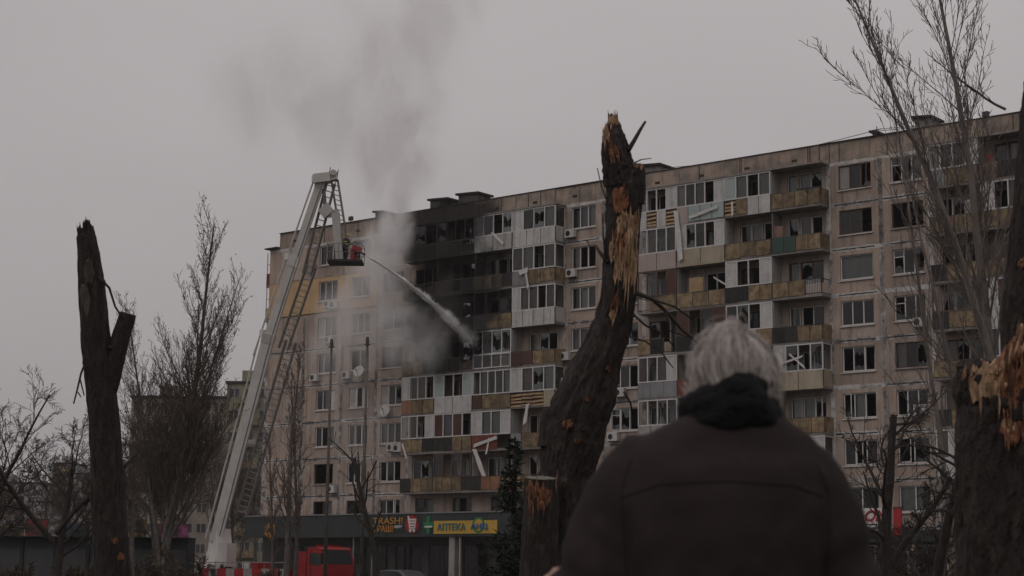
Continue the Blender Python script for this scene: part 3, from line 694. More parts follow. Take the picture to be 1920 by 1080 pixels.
b0 = wall('ground_floor_wall', -24.5, 11.19, 0, flo(2) - .01, holes, m_base, 0.0, .24, shop)
for h in holes:
    b = MB(); b.box(h[0], h[1], .08, .14, h[2], h[2] + .07); b.box(h[0], h[1], .08, .14, h[3] - .07, h[3])
    for x in (h[0], (h[0] + h[1]) / 2 - .03, h[1] - .07): b.box(x, x + .07, .079, .14, h[2] + .07, h[3] - .07)
    f = b.build('shop_window', m_dframe, shop)
    for j in range(2):
        a = h[0] + .07 + j * 1.27; b = MB(); b.add([(a, .11, h[2] + .07), (a + 1.2, .11, h[2] + .07), (a + 1.2, .11, h[3] - .07), (a, .11, h[3] - .07)], [(0, 1, 2, 3)]); b.build('pane', SG, f, fix=False)
for px, wd in ((660, .09), (695, .08), (845, .5), (860, .12)):
    u, _ = fac(px, 1040, WS); b = MB(); b.box(u - wd / 2, u + wd / 2, -WS + .1, -WS + .1 + wd, .1, zf0 + .05); b.build('column', concrete if wd > .1 else m_fprof, shop)
shop2 = empty('street_shop', W(0, 0, 0), -TH); tag(shop2, 'pale pillared ground-floor shop front at the right end of the apartment block', 'shop front')
holes = [(x, x + 2.5, .4, 3.2) for x in [13 + 3.3 * i for i in range(10)]]
m_pil = mat('beige_pillar', (.30, .24, .17), .85, .15, 1.5, streak=.2)
wall('ground_floor_wall', 11.21, 46, 0, flo(2) - .01, holes, m_base, 0.0, .24, shop2)
for h in holes:
    b = MB(); b.box(h[0], h[1], .08, .14, h[2], h[2] + .07); b.box(h[0], h[1], .08, .14, h[3] - .07, h[3]); b.box(h[0], h[1], .078, .14, 1.9, 1.97)
    for x in (h[0], (h[0] + h[1]) / 2 - .03, h[1] - .07): b.box(x, x + .07, .079, .14, h[2] + .07, h[3] - .07)
    f = b.build('shop_window', m_pvc, shop2)
    b = MB(); b.add([(h[0], .11, h[2]), (h[1], .11, h[2]), (h[1], .11, h[3]), (h[0], .11, h[3])], [(0, 1, 2, 3)]); b.build('pane', SG, f, fix=False)
for px in (1711, 1775, 1660):
    u, _ = fac(px, 1040, 1.2); b = MB(); b.box(u - .22, u + .22, -1.4, -1.0, .1, 3.35); b.build('pillar', m_pil, shop2)
b = MB(); b.box(11.5, 46, -1.55, -.01, 3.35, 3.75); b.build('canopy', m_fasr, shop2)
def text(body, name, x0, y0, x1, y1, m, parent, wo, bold=0.0, shear=0.0):
    """raised lettering that fills a pixel box on the plane of the sign"""
    a = fac(x0, y1, wo); c = fac(x1, y0, wo)
    cu = bpy.data.curves.new(name, 'FONT'); cu.body = body; cu.size = 1; cu.extrude = .02; cu.offset = bold; cu.shear = shear
    tmp = bpy.data.objects.new(name, cu); COL.objects.link(tmp); dg = bpy.context.evaluated_depsgraph_get(); dg.update()
    me = bpy.data.meshes.new_from_object(tmp.evaluated_get(dg)); bpy.data.objects.remove(tmp)
    xs = [v.co.x for v in me.vertices]; ys = [v.co.y for v in me.vertices]
    sx = (c[0] - a[0]) / (max(xs) - min(xs)); sy = (c[1] - a[1]) / (max(ys) - min(ys))
    for v in me.vertices:
        x, y, z = v.co; v.co = (a[0] + (x - min(xs)) * sx, -wo - z, a[1] + (y - min(ys)) * sy)
    me.materials.clear(); me.materials.append(m); o = bpy.data.objects.new(name, me); COL.objects.link(o); o.parent = parent; return o
def pbox(name, x0, y0, x1, y1, wo, th, m, parent):
    a = fac(x0, y1, wo); c = fac(x1, y0, wo); b = MB(); b.box(a[0], c[0], -wo, -wo + th, a[1], c[1]); return b.build(name, m, parent)
def pdisc(name, px, py, r, wo, m, parent, n=28, r2=0, star=0.0, th=.04):
    u, z = fac(px, py, wo); rad = r * 118 / FPX * 1.0; b = MB()
    rr = [rad * (1 + (star if i % 2 else -star)) for i in range(n)]
    if not r2: b.prism([(u + rr[i] * math.cos(2 * PI * i / n), z + rr[i] * math.sin(2 * PI * i / n)) for i in range(n)], -wo, -wo + th)
    else:
        ri = r2 * 118 / FPX; o = []; i_ = []
        vs = []
        for i in range(n):
            ca, sa = math.cos(2 * PI * i / n + .5), math.sin(2 * PI * i / n + .5)
            vs += [(u + rad * ca, -wo, z + rad * sa), (u + ri * ca, -wo, z + ri * sa), (u + rad * ca, -wo + th, z + rad * sa), (u + ri * ca, -wo + th, z + ri * sa)]
        fs = []
        for i in range(n):
            p, q = 4 * i, 4 * ((i + 1) % n); fs += [(p, q, q + 1, p + 1), (p + 1, q + 1, q + 3, p + 3), (p, p + 2, q + 2, q)]
        b.add(vs, fs)
    return b.build(name, m, parent)
c_or = mat('sign_orange', (.52, .23, .05), .6, .1, 3); c_ye = mat('sign_yellow', (.50, .31, .05), .6, .08, 2); c_rd = mat('sign_red', (.34, .02, .025), .6, .15, 3)
c_wh = mat('sign_white', (.62, .6, .58), .6, .05, 3); c_gr = mat('sign_green', (.02, .16, .065), .6, .1, 3); c_bl = mat('sign_blue', (.02, .11, .28), .6, .1, 3); c_tl = mat('sign_teal', (.02, .12, .16), .6, .1, 3)
c_lg = mat('sign_pale_green', (.30, .48, .34), .6, .1, 3)
WB = WS + .14
sg = empty('shop_sign', W(0, 0, 0), -TH); tag(sg, 'dark discount shop sign with orange Latin and Cyrillic letters and a cart emblem', 'sign')
pbox('board', 694, 968, 790, 1000, WS + .10, .02, m_fasr, sg)
text('TRASH!', 'lettering', 699, 970, 755, 983, c_or, sg, WB); text('ТРАШ!', 'lettering', 699, 985, 737, 998, c_or, sg, WB); text('маркет', 'lettering', 740, 985, 754, 992, c_wh, sg, WB)
em = pdisc('emblem', 772, 983, 17, WB, c_rd, sg, 36, star=.16)
u, z = fac(772, 984, WB + .06); b = MB()
b.prism([(u - .42, z + .62), (u - .34, z + .64), (u - .22, z + .42), (u + .40, z + .42), (u + .30, z - .26), (u - .24, z - .26)], -WB - .06, -WB - .01)
for x in (-.15, .2): b.tube([(u + x, -WB - .06, z - .42), (u + x, -WB - .01, z - .42)], .10, 10)
b.box(u - .24, u + .3, -WB - .06, -WB - .01, z - .36, z - .30); cart = b.build('cart_emblem', c_wh, em)
b = MB()
for i in range(3): b.box(u - .2 + .03 * i, u + .32 - .03 * i, -WB - .075, -WB - .061, z + .24 - .2 * i, z + .30 - .2 * i)
b.build('cart_grid', c_rd, em)
sg = empty('pharmacy_cross_sign', W(0, 0, 0), -TH); tag(sg, 'small green pharmacy cross sign with a white bar', 'sign')
pbox('cross', 799, 967, 806, 1001, WB, .05, c_gr, sg); pbox('cross_arm', 794, 979, 812, 990, WB + .01, .05, c_gr, sg); pbox('white_bar', 796, 986, 810, 989, WB + .03, .02, c_wh, sg)
sg = empty('pharmacy_sign', W(0, 0, 0), -TH); tag(sg, 'yellow pharmacy sign board with blue-green Cyrillic lettering and ring emblem', 'sign')
pbox('board', 813, 975, 932, 1001, WB, .06, c_ye, sg); text('АПТЕКА', 'lettering', 820, 981, 873, 995, c_tl, sg, WB + .03, .012)
ring = pdisc('ring_emblem', 897, 984, 15, WB + .02, c_gr, sg, 28, r2=11); pdisc('ring_centre', 897, 984, 11, WB + .015, c_ye, sg, 24)
text('АНЦ', 'lettering', 882, 981, 914, 994, c_bl, sg, WB + .06, .02)
sg = empty('hexagon_sign', W(0, 0, 0), -TH); tag(sg, 'yellow hexagon ring emblem on the dark fascia behind the thin bare tree', 'sign')
pdisc('emblem', 506, 994, 17, WB, c_or, sg, 6, r2=7)

sg = empty('shop_sign', W(0, 0, 0), -TH); tag(sg, 'white sign with red italic letters beside the man, partly hidden by his shoulder', 'sign')
WR = 1.7
pbox('board', 1570, 952, 1667, 988, WR, .08, c_wh, sg); text('ON', 'lettering', 1622, 956, 1664, 978, c_rd, sg, WR + .03, .02, .3)
sg = empty('banner_sign', W(0, 0, 0), -TH); tag(sg, 'narrow upright red banner beside the white shop sign', 'sign'); pbox('banner', 1676, 953, 1690, 1003, WR, .08, c_rd, sg); pbox('rail', 1674, 950, 1692, 953, WR + .02, .1, m_dmet, sg)

# ================================================================== AERIAL FIRE TRUCK
WT = 21.0
m_fred = mat('fire_engine_red', (.27, .012, .016), .4, .12, 1.5, spec=.5); m_fwhite = mat('vehicle_white', (.55, .54, .52), .45, .1, 1.5)
m_boom = mat('boom_grey_white', (.66, .625, .60), .5, .12, 1.2, streak=.2); m_boom2 = mat('boom_light_grey', (.52, .485, .465), .5, .12, 1.2, streak=.2)
m_lad = mat('galvanised_ladder', (.20, .19, .18), .6, .2, 2); m_tyre = mat('tyre_rubber', (.02, .02, .02), .9, .2, 3)
m_hiv = mat('high_visibility_yellow', (.42, .46, .05), .8, .12, 4)
ut0, _ = fac(372, 1060, WT); ut1, _ = fac(636, 1060, WT)
TL = ut1 - ut0
truck = empty('aerial_fire_truck', W(ut0, WT, 0), -TH); tag(truck, 'red fire truck with a raised white telescopic ladder boom and rescue cage', 'fire truck')
TW = 2.5   # local: x along the truck (cab at the far end), y across, z up
def tl(p): return truck.matrix_world.inverted() @ Vector(p)
bpy.context.view_layer.update()
cl = 1.35
def cab():
    x0, x1 = TL - cl, TL; b = MB(); h = 2.75; prof = [(x0, .55), (x1 - .05, .55), (x1, 1.2), (x1 - .02, 1.75), (x1 - .28, h - .12), (x1 - .5, h), (x0 + .1, h), (x0, h - .1)]
    b.prism(prof, -TW / 2, TW / 2); o = b.build('cab', m_fred, truck)
    for s in (-1, 1):
        y = s * (TW / 2 + .004); q = MB(); q.prism([(x0 + .22, 1.75), (x1 - .22, 1.7), (x1 - .42, 2.4), (x0 + .22, 2.4)], y, y + s * .012); q.build('side_window', mat('dark_vehicle_glass', (.03, .033, .036), .15, .1, 1, spec=.6), o)
        q = MB(); q.box(x0 + .28, x1 - .15, y - .004, y + s * .008, .6, .63); q.box(x0 + .28, x0 + .31, y - .004, y + s * .008, .63, 2.7); q.build('door_seam', m_black, o)
        q = MB(); q.beam((x1 - .12, s * TW / 2, 2.35), (x1 + .05, s * (TW / 2 + .25), 2.35), .03); q.box(x1 - .02, x1 + .08, s * (TW / 2 + .2) - .1, s * (TW / 2 + .2) + .1, 1.8, 2.4); q.build('mirror', m_black, o)
        q = MB(); q.box(x1 - .02, x1 + .03, s * .85 - .2, s * .85 + .2, .75, .95); q.build('headlight', c_wh, o)
    q = MB(); q.add([(x1 - .005, -1.1, 1.8), (x1 - .005, 1.1, 1.8), (x1 - .25, 1.1, 2.6), (x1 - .25, -1.1, 2.6)], [(0, 1, 2, 3)]); q.build('windscreen', MATS['dark_vehicle_glass'], o)
    q = MB(); q.box(x0 + .3, x0 + .5, -.9, .9, h + .002, h + .12); q.build('light_bar', m_fred, o)
cab()
b = MB(); b.box(TL - cl - .75, TL - cl - .12, -TW / 2 + .05, TW / 2 - .05, .7, 2.5); ob = b.build('equipment_box', m_fred, truck)
b = MB()
for i in range(2): b.box(TL - cl - .70, TL - cl - .17, -TW / 2 + .03, -TW / 2 + .049, .95 + .55 * i, 1.4 + .55 * i)
b.build('shutter', mat('worn_red_shutter', (.30, .015, .02), .5, .12, 2), ob)
b = MB(); b.box(.4, TL - .4, -.5, .5, .55, .95); b.build('chassis', m_dmet, truck)
b = MB(); b.box(.1, TL - cl - 1.5, -TW / 2, TW / 2, 1.0, 1.42); dk = b.build('deck', m_fred, truck)
n = 12
for i in range(n):
    x = .1 + (TL - cl - 1.6) * i / n; b = MB(); b.box(x + .02, x + (TL - cl - 1.6) / n - .02, -TW / 2 - .02, -TW / 2 - .003, 1.05, 1.5); b.build('warning_stripe', mat('dirty_white_stripe', (.30, .28, .26), .7, .3, 3) if i % 2 else c_rd, dk)
b = MB(); b.tube([(.2, -TW / 2, 1.85), (TL - cl - 1.8, -TW / 2, 1.85)], .03)
for i in range(6): x = .2 + (TL - cl - 2) * i / 5; b.tube([(x, -TW / 2, 1.42), (x, -TW / 2, 1.85)], .025)
b.build('deck_rail', m_fprof, truck)
b = MB(); b.box(0, .5, -1.1, 1.1, 1.43, 2.0); b.build('rear_locker', m_fwhite, truck)
for i, px in enumerate((484, 500)):
    u, _ = fac(px, 1060, WT); b = MB(); b.box(u - ut0 - .3, u - ut0 + .3, -1.0, 0, 1.43, 1.9); b.build('pump_cover', m_fred if i else m_fwhite, truck)
for x in (1.3, 2.7, 4.1, TL - cl - .9, TL - 1.1):
    for s in (-1, 1):
        b = MB(); y = s * (TW / 2 - .18)
        b.tube([(x, y - .16, .52), (x, y - .13, .52), (x, y + .13, .52), (x, y + .16, .52)], [.46, .52, .52, .46], 18); wh = b.build('wheel', m_tyre, truck, smooth=False)
        b = MB(); b.tube([(x, y + s * .162, .52), (x, y + s * .175, .52)], .26, 14); b.build('rim', m_fprof, wh)
for x in (.6, 5.2):
    for s in (-1, 1):
        b = MB(); b.beam((x, s * TW / 2, .8), (x, s * (TW / 2 + 1.2), .8), .2); b.box(x - .12, x + .12, s * (TW / 2 + 1.2) - .12, s * (TW / 2 + 1.2) + .12, .06, .9); b.box(x - .3, x + .3, s * (TW / 2 + 1.2) - .3, s * (TW / 2 + 1.2) + .3, .004, .07); b.build('outrigger', m_dmet, truck)
# turntable and boom: foot on the truck's rear, tip beside the facade
uf, _ = fac(412, 1035, WT); FOOT = W(uf, WT, 2.3); d_foot = (FOOT - EYE).dot(FW)
TIPD = d_foot - 1.0
def bp(x, y, t): return pix(x, y, d_foot + (TIPD - d_foot) * t)
b = MB(); c = tl(FOOT); b.tube([(c.x, 0, 1.42), (c.x, 0, 1.75)], .95, 20); b.box(c.x - .55, c.x + .6, -.6, .6, 1.75, 2.5); b.prism([(c.x - .5, 2.5), (c.x + .55, 2.5), (c.x + .3, 3.9), (c.x - .3, 3.6)], -.55, .55)
tt = b.build('turntable', m_boom, truck)
b = MB(); b.box(c.x + .9, c.x + 1.7, -.95, -.2, 1.6, 3.0); b.build('operator_cabin', m_boom2, tt)
pts = [(404, 1015, 0), (505, 628, .55), (552, 484, .75), (603, 338, 1.0)]
P3 = [bp(*p) for p in pts]
dirv = (P3[3] - P3[0]).normalized()
side = dirv.cross(FW).normalized()                     # to the right of the boom as seen from the camera
if side.dot(RT) < 0: side = -side
for i, (wd, mm, ov) in enumerate(((.70, m_boom, 0), (.60, m_boom, 1.5), (.50, m_boom, 1.5))):
    a = tl(P3[i] - dirv * ov); e = tl(P3[i + 1]); b = MB(); upv = (truck.matrix_world.inverted().to_3x3() @ FW)
    b.beam(a, e, wd, wd * .9, upv); sec = b.build('boom_section', mm, truck)
    b = MB(); b.beam(e - (e - a).normalized() * .5, e + (e - a).normalized() * .08, wd + .06, wd * .9 + .06, upv); b.build('collar', m_boom2 if i != 1 else m_boom, sec)
    b = MB(); sd_ = (truck.matrix_world.inverted().to_3x3() @ side)
    for k in (.28,): b.tube([a + sd_ * wd * k - upv * (wd * .47), e + sd_ * wd * k - upv * (wd * .47)], .035, 5)
    b.build('hose_line', m_lad if i else m_fprof, sec)
    b = MB(); b.tube([a - sd_ * (wd * .5 + .28), e - sd_ * (wd * .5 + .2)], .055, 6); b.build('water_pipe', m_boom2, sec)
    b = MB(); b.box(e.x - sd_.x * .4 - .16, e.x - sd_.x * .4 + .16, e.y - .4, e.y + .4, e.z - .12, e.z + .3); b.build('guide_block', m_fwhite, sec)
def ladder(a, e, wd, name, rung=.36, off=Vector((0, 0, 0)), m=m_lad, thick=.06, depth=.55):
    """rescue ladder: two trussed sides with rungs"""
    b = MB(); s = side * wd / 2; back = FW * depth; L_ = (e - a).length; d = (e - a) / L_
    for sgn in (-1, 1):
        b.tube([tl(a + s * sgn), tl(e + s * sgn)], thick, 5); b.tube([tl(a + s * sgn + back), tl(e + s * sgn + back)], thick * .8, 5)
    n = int(L_ / rung)
    for i in range(n):
        p = a + d * (i + .5) * rung; b.tube([tl(p - s), tl(p + s)], thick * .6, 4)
        if i % 3 == 0:
            for sgn in (-1, 1): b.tube([tl(p + s * sgn), tl(p + s * sgn + back + d * rung * 1.5)], thick * .5, 4); b.tube([tl(p + s * sgn + back + d * rung * 1.5), tl(p + s * sgn + d * rung * 3)], thick * .5, 4)
    return b.build(name, m, truck)
ladder(bp(452, 965, .05), bp(545, 640, .55), .62, 'ladder', thick=.065); ladder(bp(530, 655, .5), bp(583, 500, .75), .56, 'ladder'); ladder(bp(575, 515, .72), bp(620, 342, 1.0), .5, 'ladder')
# head, folded jib and cage
hd = bp(604, 334, 1.0); b = MB(); b.beam(tl(bp(589, 337, 1)), tl(bp(620, 333, 1)), .8, .55); b.beam(tl(bp(618, 334, 1)), tl(bp(631, 330, 1)), .5, .45); b.tube([tl(bp(626, 324, 1) - FW * .4), tl(bp(626, 324, 1) + FW * .4)], .18, 10); b.build('boom_head', m_boom2, truck)
ladder(bp(626, 334, 1.0), bp(645, 455, 1.15), .42, 'jib_ladder', rung=.30, thick=.05)
b = MB(); up2 = truck.matrix_world.inverted().to_3x3() @ FW
b.beam(tl(bp(606, 388, 1)), tl(bp(618, 403, 1.05)), .75, .6, up2); b.beam(tl(bp(614, 402, 1)), tl(bp(634, 399, 1.1)), .42, .45, up2); b.beam(tl(bp(629, 398, 1.1)), tl(bp(637, 486, 1.15)), .46, .45, up2); b.build('jib_arm', m_boom2, truck)
b = MB(); b.tube([tl(bp(610, 392, 1)), tl(bp(606, 345, 1))], .12, 8); b.tube([tl(bp(634, 470, 1.1)), tl(bp(646, 455, 1.1))], .09, 6); b.tube([tl(bp(642, 490, 1.1)), tl(bp(638, 440, 1.1))], .11, 6); b.build('ram', m_lad, truck)
CG = bp(648, 492, 1.15); cg = tl(CG); b = MB(); cw, cdp = 1.05, .85
R3 = truck.matrix_world.inverted().to_3x3(); ex = R3 @ Vector((1, 0, 0)); ey = R3 @ Vector((0, 1, 0))
def cp(x, y, z): return cg + ex * x + ey * y + Vector((0, 0, z))
b.add([cp(-cw, -cdp, -.07), cp(cw, -cdp, -.07), cp(cw, cdp, -.07), cp(-cw, cdp, -.07), cp(-cw, -cdp, .05), cp(cw, -cdp, .05), cp(cw, cdp, .05), cp(-cw, cdp, .05)],
      [(0, 3, 2, 1), (4, 5, 6, 7), (0, 1, 5, 4), (1, 2, 6, 5), (2, 3, 7, 6), (3, 0, 4, 7)]); cage = b.build('rescue_cage', m_black, truck)
b = MB()
for zz in (.5, 1.0):
    for p, q in ((cp(-cw, -cdp, zz), cp(cw, -cdp, zz)), (cp(cw, -cdp, zz), cp(cw, cdp, zz)), (cp(cw, cdp, zz), cp(-cw, cdp, zz)), (cp(-cw, cdp, zz), cp(-cw, -cdp, zz))): b.tube([p, q], .022, 5)
for x in (-cw, -.35, .35, cw):
    for y in (-cdp, cdp): b.tube([cp(x, y, .05), cp(x, y, 1.0)], .022, 5)
b.build('cage_rail', m_lad, cage)
b = MB(); b.beam(cp(.55, -.5, .05), cp(.55, -.5, .75), .3, .3); b.beam(cp(.45, -.75, .75), cp(.95, -.6, .62), .45, .3); b.build('control_box', m_fred, cage)
b = MB(); b.tube([cp(.85, -.7, .1), cp(.9, -.75, .5), cp(1.25, -.7, .35)], [.09, .09, .05], 8); b.build('water_monitor', m_black, cage)
JET0 = truck.matrix_world @ cp(1.25, -.7, .3)
# ================================================================== TREES
m_bark = mat('wet_dark_bark', (.030, .023, .021), .95, .35, 6, c2=(.055, .044, .039), c2_amt=.45, c2_scale=9, bump=1.0, bscale=38, furrow=.3, grain=14)
m_barkg = mat('grey_bark', (.105, .09, .08), .95, .3, 3, c2=(.06, .05, .045), c2_amt=.45, c2_scale=5)
m_barkp = mat('poplar_bark', (.21, .18, .165), .95, .25, 2, c2=(.12, .10, .09), c2_amt=.4, c2_scale=4)
m_twigp = mat('grey_poplar_twig', (.15, .125, .115), .95, .25, 2)
m_twig = mat('dark_twig', (.045, .036, .033), .95, .3, 4); m_twigg = mat('brown_twig', (.105, .083, .073), .95, .25, 2)
m_leafb = mat('withered_leaf', (.10, .062, .03), .9, .35, 2, c2=(.14, .10, .03), c2_amt=.5, c2_scale=1); m_leafy = mat('yellow_green_leaf', (.11, .095, .03), .9, .35, 2)
m_wood = mat('torn_pale_wood', (.46, .295, .185), .85, .40, 3, c2=(.16, .085, .05), c2_amt=.32, c2_scale=7, bump=.9, bscale=60, furrow=.1, grain=16); m_wood2 = mat('torn_orange_wood', (.27, .115, .06), .85, .45, 3, c2=(.06, .034, .025), c2_amt=.45, c2_scale=7, bump=.9, bscale=60, furrow=.1, grain=16)

def perp(d, rng):
    a = d.cross(Vector((rng.uniform(-1, 1), rng.uniform(-1, 1), rng.uniform(-1, 1))))
    return a.normalized() if a.length > 1e-3 else perp(d, rng)
def branch(tr, cr, p, d, L, r, lv, P, rng, leaves=None):
    """one limb and, recursively, what grows from it; thick limbs go into the trunk mesh, thin ones into the crown mesh"""
    nseg = P['seg'][lv]; pts = [p.copy()]; rad = [r]; d = d.normalized(); step = L / nseg; dirs = [d]
    for i in range(nseg):
        d = (d + Vector((rng.gauss(0, 1), rng.gauss(0, 1), rng.gauss(0, 1))) * P['wob'][lv] + Vector((0, 0, 1)) * P['up'][lv]).normalized()
        p = p + d * step; pts.append(p.copy()); dirs.append(d); rad.append(max(P['rmin'], r * (1 - (1 - P['tip'][lv]) * (i + 1) / nseg)))
    (tr if lv == 0 or r > P.get('thick', .06) else cr).tube(pts, rad, 9 if lv == 0 else (5 if lv == 1 else 3), cap=False)
    if lv + 1 < len(P['n']) + 1 and lv < len(P['n']):
        n = P['n'][lv]; n = int(n * L / P['ref'][lv]) if P['ref'][lv] else n
        for k in range(max(n, 1 if lv else n)):
            t = P['t0'][lv] + (1 - P['t0'][lv]) * (k + rng.random()) / max(n, 1); t = min(t, .985)
            i = int(t * nseg); f = t * nseg - i; q = pts[i].lerp(pts[min(i + 1, nseg)], f); dd = dirs[min(i + 1, nseg)]
            ang = math.radians(rng.gauss(P['ang'][lv], 7)); nd = (dd * math.cos(ang) + perp(dd, rng) * math.sin(ang))
            if nd.z < P.get('minz', -1): nd.z = P['minz'] + .1
            Lc = P['len'][lv] * (L if P.get('rel', True) else 1) * (1 - P['tl'][lv] * t) * rng.uniform(.65, 1.15)
            branch(tr, cr, q, nd, Lc, max(P['rmin'], rad[min(i + 1, nseg)] * P['rr'][lv]), lv + 1, P, rng, leaves)
    elif leaves is not None:
        for k in range(leaves[1]):
            if rng.random() < leaves[2]:
                q = pts[rng.randrange(len(pts))] + Vector((rng.gauss(0, .06), rng.gauss(0, .06), rng.gauss(0, .06))); s = leaves[3] * rng.uniform(.6, 1.3)
                a = Vector((rng.gauss(0, 1), rng.gauss(0, 1), rng.gauss(0, 1))).normalized() * s; b2 = perp(a, rng) * s * .55
                leaves[0].add([q - a, q + b2, q + a, q - b2], [(0, 1, 2, 3)])
def tree(name, label, base, d, L, r, P, seed, bark, twig, cat='tree', group=None, leaf=None, extra=()):
    rg = random.Random(seed); root = empty(name, base); tag(root, label, cat, group); tr, cr = MB(), MB(); lv = (MB(), *leaf[1:]) if leaf else None
    branch(tr, cr, Vector((0, 0, -.05)), Vector(d), L, r, 0, P, rg, lv)
    for (o, dd, LL, rr, l0) in extra: branch(tr, cr, Vector(o), Vector(dd), LL, rr, l0, P, rg, lv)
    tr.build('trunk', bark, root, smooth=True, fix=False); cr.build('crown', twig, root, smooth=True, fix=False)
    if leaf: lv[0].build('foliage', leaf[0], root, fix=False)
    return root
POP = dict(seg=[14, 8, 6, 4], wob=[.025, .06, .09, .12], up=[.03, .11, .12, .1], tip=[.12, .2, .35, .6], n=[66, 27, 13], ref=[0, 4, 1.6], t0=[.16, .12, .1], ang=[35, 33, 34], len=[.34, .36, .40], tl=[.72, .5, .4], rr=[.30, .5, .6], rmin=.006, thick=.05)
BARE = dict(seg=[7, 7, 6, 5, 4], wob=[.05, .13, .16, .18, .2], up=[.03, .05, .05, .03, .02], tip=[.45, .25, .3, .4, .6], n=[9, 8, 7, 6], ref=[0, 0, 0, 0], t0=[.40, .2, .15, .1], ang=[48, 42, 42, 42], len=[.75, .55, .5, .5], tl=[.35, .45, .4, .4], rr=[.5, .52, .55, .6], rmin=.006, thick=.05)
THIN = dict(seg=[12, 7, 5, 4], wob=[.03, .08, .12, .15], up=[.03, .12, .08, .06], tip=[.15, .3, .5, .6], n=[30, 7, 4], ref=[0, 0, 0], t0=[.2, .15, .1], ang=[30, 34, 36], len=[.24, .42, .45], tl=[.55, .4, .4], rr=[.4, .55, .6], rmin=.009, thick=.05)
BUSH = dict(seg=[5, 6, 5, 4], wob=[.12, .15, .18, .2], up=[.05, .06, .04, .02], tip=[.5, .3, .4, .6], n=[7, 7, 6], ref=[0, 0, 0], t0=[.15, .15, .1], ang=[38, 40, 42], len=[.8, .55, .5], tl=[.3, .4, .4], rr=[.6, .6, .6], rmin=.010, thick=.05)
# left side
tree('poplar_tree', 'tall bare poplar with withered leaves left of the fire truck boom', gnd(298, 66), (.075, 0, 1), 14.8, .20, POP, 3, m_barkg, m_twigg, leaf=(m_leafb, 2, .30, .035),
     extra=[((.05, 0, 1.5), (-.17, .05, 1), 10.6, .10, 0), ((.1, 0, 2.4), (.23, -.1, 1), 10.6, .10, 0)])
tree('bare_tree', 'small bare tree with dark spreading limbs at the far left edge', gnd(100, 44), (-.02, 0, 1), 4.0, .13, dict(BARE, n=[9, 8, 8, 6], rmin=.0045), 8, m_bark, m_twig, extra=[((-.05, 0, 2.0), (-.45, 0, 1), 4.4, .085, 1), ((0, 0, 2.2), (.75, .1, .8), 3.0, .07, 1)])
tree('bare_tree', 'bare tree leaning in over the far left edge behind the small dark tree', gnd(-55, 50), (.15, 0, 1), 4.0, .14, BARE, 21, m_bark, m_twig, extra=[((0, 0, 2.5), (.8, 0, .55), 4.5, .08, 1)])
for i, (x, dd, h, lb) in enumerate([(30, 100, 5.6, 'hazy bare tree far off behind the leftmost dark tree'), (140, 105, 6.2, 'hazy bare tree far off just left of the broken left trunk'), (75, 120, 6.4, 'hazy round-crowned bare tree at the far left, farthest back'),
                                    (205, 95, 5.2, 'bare tree right behind the broken left trunk'), (250, 90, 6.6, 'bare brown tree between the broken left trunk and the tall poplar'), (335, 110, 8.2, 'bare brown tree far behind the tall poplar'), (290, 92, 6.8, 'bushy bare brown tree at the poplar foot'), (395, 150, 10.0, 'bare brown tree behind the left side of the boom foot'), (480, 148, 8.0, 'bare brown tree behind the right side of the boom foot'), (445, 160, 10.0, 'tall bare brown tree straight behind the boom foot'), (310, 125, 9.0, 'tall bare brown tree far back, seen through the poplar stems')]):
    tree('bare_tree', lb, gnd(x, dd), (0, 0, 1), h, .17, dict(BARE, rmin=.010), 40 + i, m_barkg, m_twigg, group='far bare trees on the left', leaf=(m_leafb, 1, .22, .045))
tree('leafy_tree', 'thin tree with sparse yellow-green leaves behind the boom foot', gnd(440, 150), (.03, 0, 1), 8.5, .16, dict(BARE, up=[.05, .12, .1, .05, .03], rmin=.009), 61, m_barkg, m_twigg, leaf=(m_leafy, 2, .35, .05))
# in front of the facade
tree('slender_tree', 'slender bare tree between the boom and the thin poles', gnd(537, 84), (.012, 0, 1), 12.2, .17, THIN, 71, m_barkg, m_twigg)
tree('slender_tree', 'second slender bare tree rising close beside the first by the thin poles', gnd(552, 88), (.0, 0, 1), 11.2, .13, THIN, 72, m_barkg, m_twigg)
tree('slender_tree', 'low slender bare tree nearest the boom in front of the building end', gnd(512, 90), (-.01, 0, 1), 8.4, .11, THIN, 73, m_barkg, m_twigg)
m_pole = mat('weathered_pole', (.13, .115, .105), .8, .2, 2, c2=(.06, .05, .05), c2_amt=.4)
for (x0, x1, y1, dd, lb) in ((609, 622, 640, 92, 'thin tall grey pole left of its twin before the building'), (677, 689, 636, 92, 'thin tall grey pole right of its twin before the building')):
    a = gnd(x0, dd); e = pix(x1, y1, dd); root = empty('street_pole', a); tag(root, lb, 'pole', 'thin poles before the building'); b = MB(); L_ = e - a
    b.tube([(0, 0, -.05), L_ * .45, L_], [.105, .085, .06], 10); b.build('shaft', m_pole, root, smooth=True)
    b = MB(); b.tube([L_ + Vector((0, 0, -.35)), L_ + Vector((0, 0, -.1)), L_ + Vector((0, 0, .12))], [.09, .1, .07], 8); b.tube([L_ + Vector((-.16, 0, -.3)), L_ + Vector((.16, 0, -.3))], .035, 5); b.build('cap', m_dmet, root)
    b = MB(); b.tube([(0, 0, 0), (0, 0, .35)], [.16, .15], 10); b.build('base_collar', m_pole, root)
PRUN = dict(seg=[6, 4, 3], wob=[.06, .12, .2], up=[.03, .14, .1], tip=[.55, .5, .5], n=[9, 3], ref=[0, 0], t0=[.45, .2], ang=[45, 45], len=[.32, .5], tl=[.2, .3], rr=[.6, .6], rmin=.012, thick=.04)
tree('pruned_tree', 'small dark pruned tree before the balconies left of the cart emblem', gnd(712, 58), (-.01, 0, 1), 5.3, .115, PRUN, 81, m_bark, m_twig)
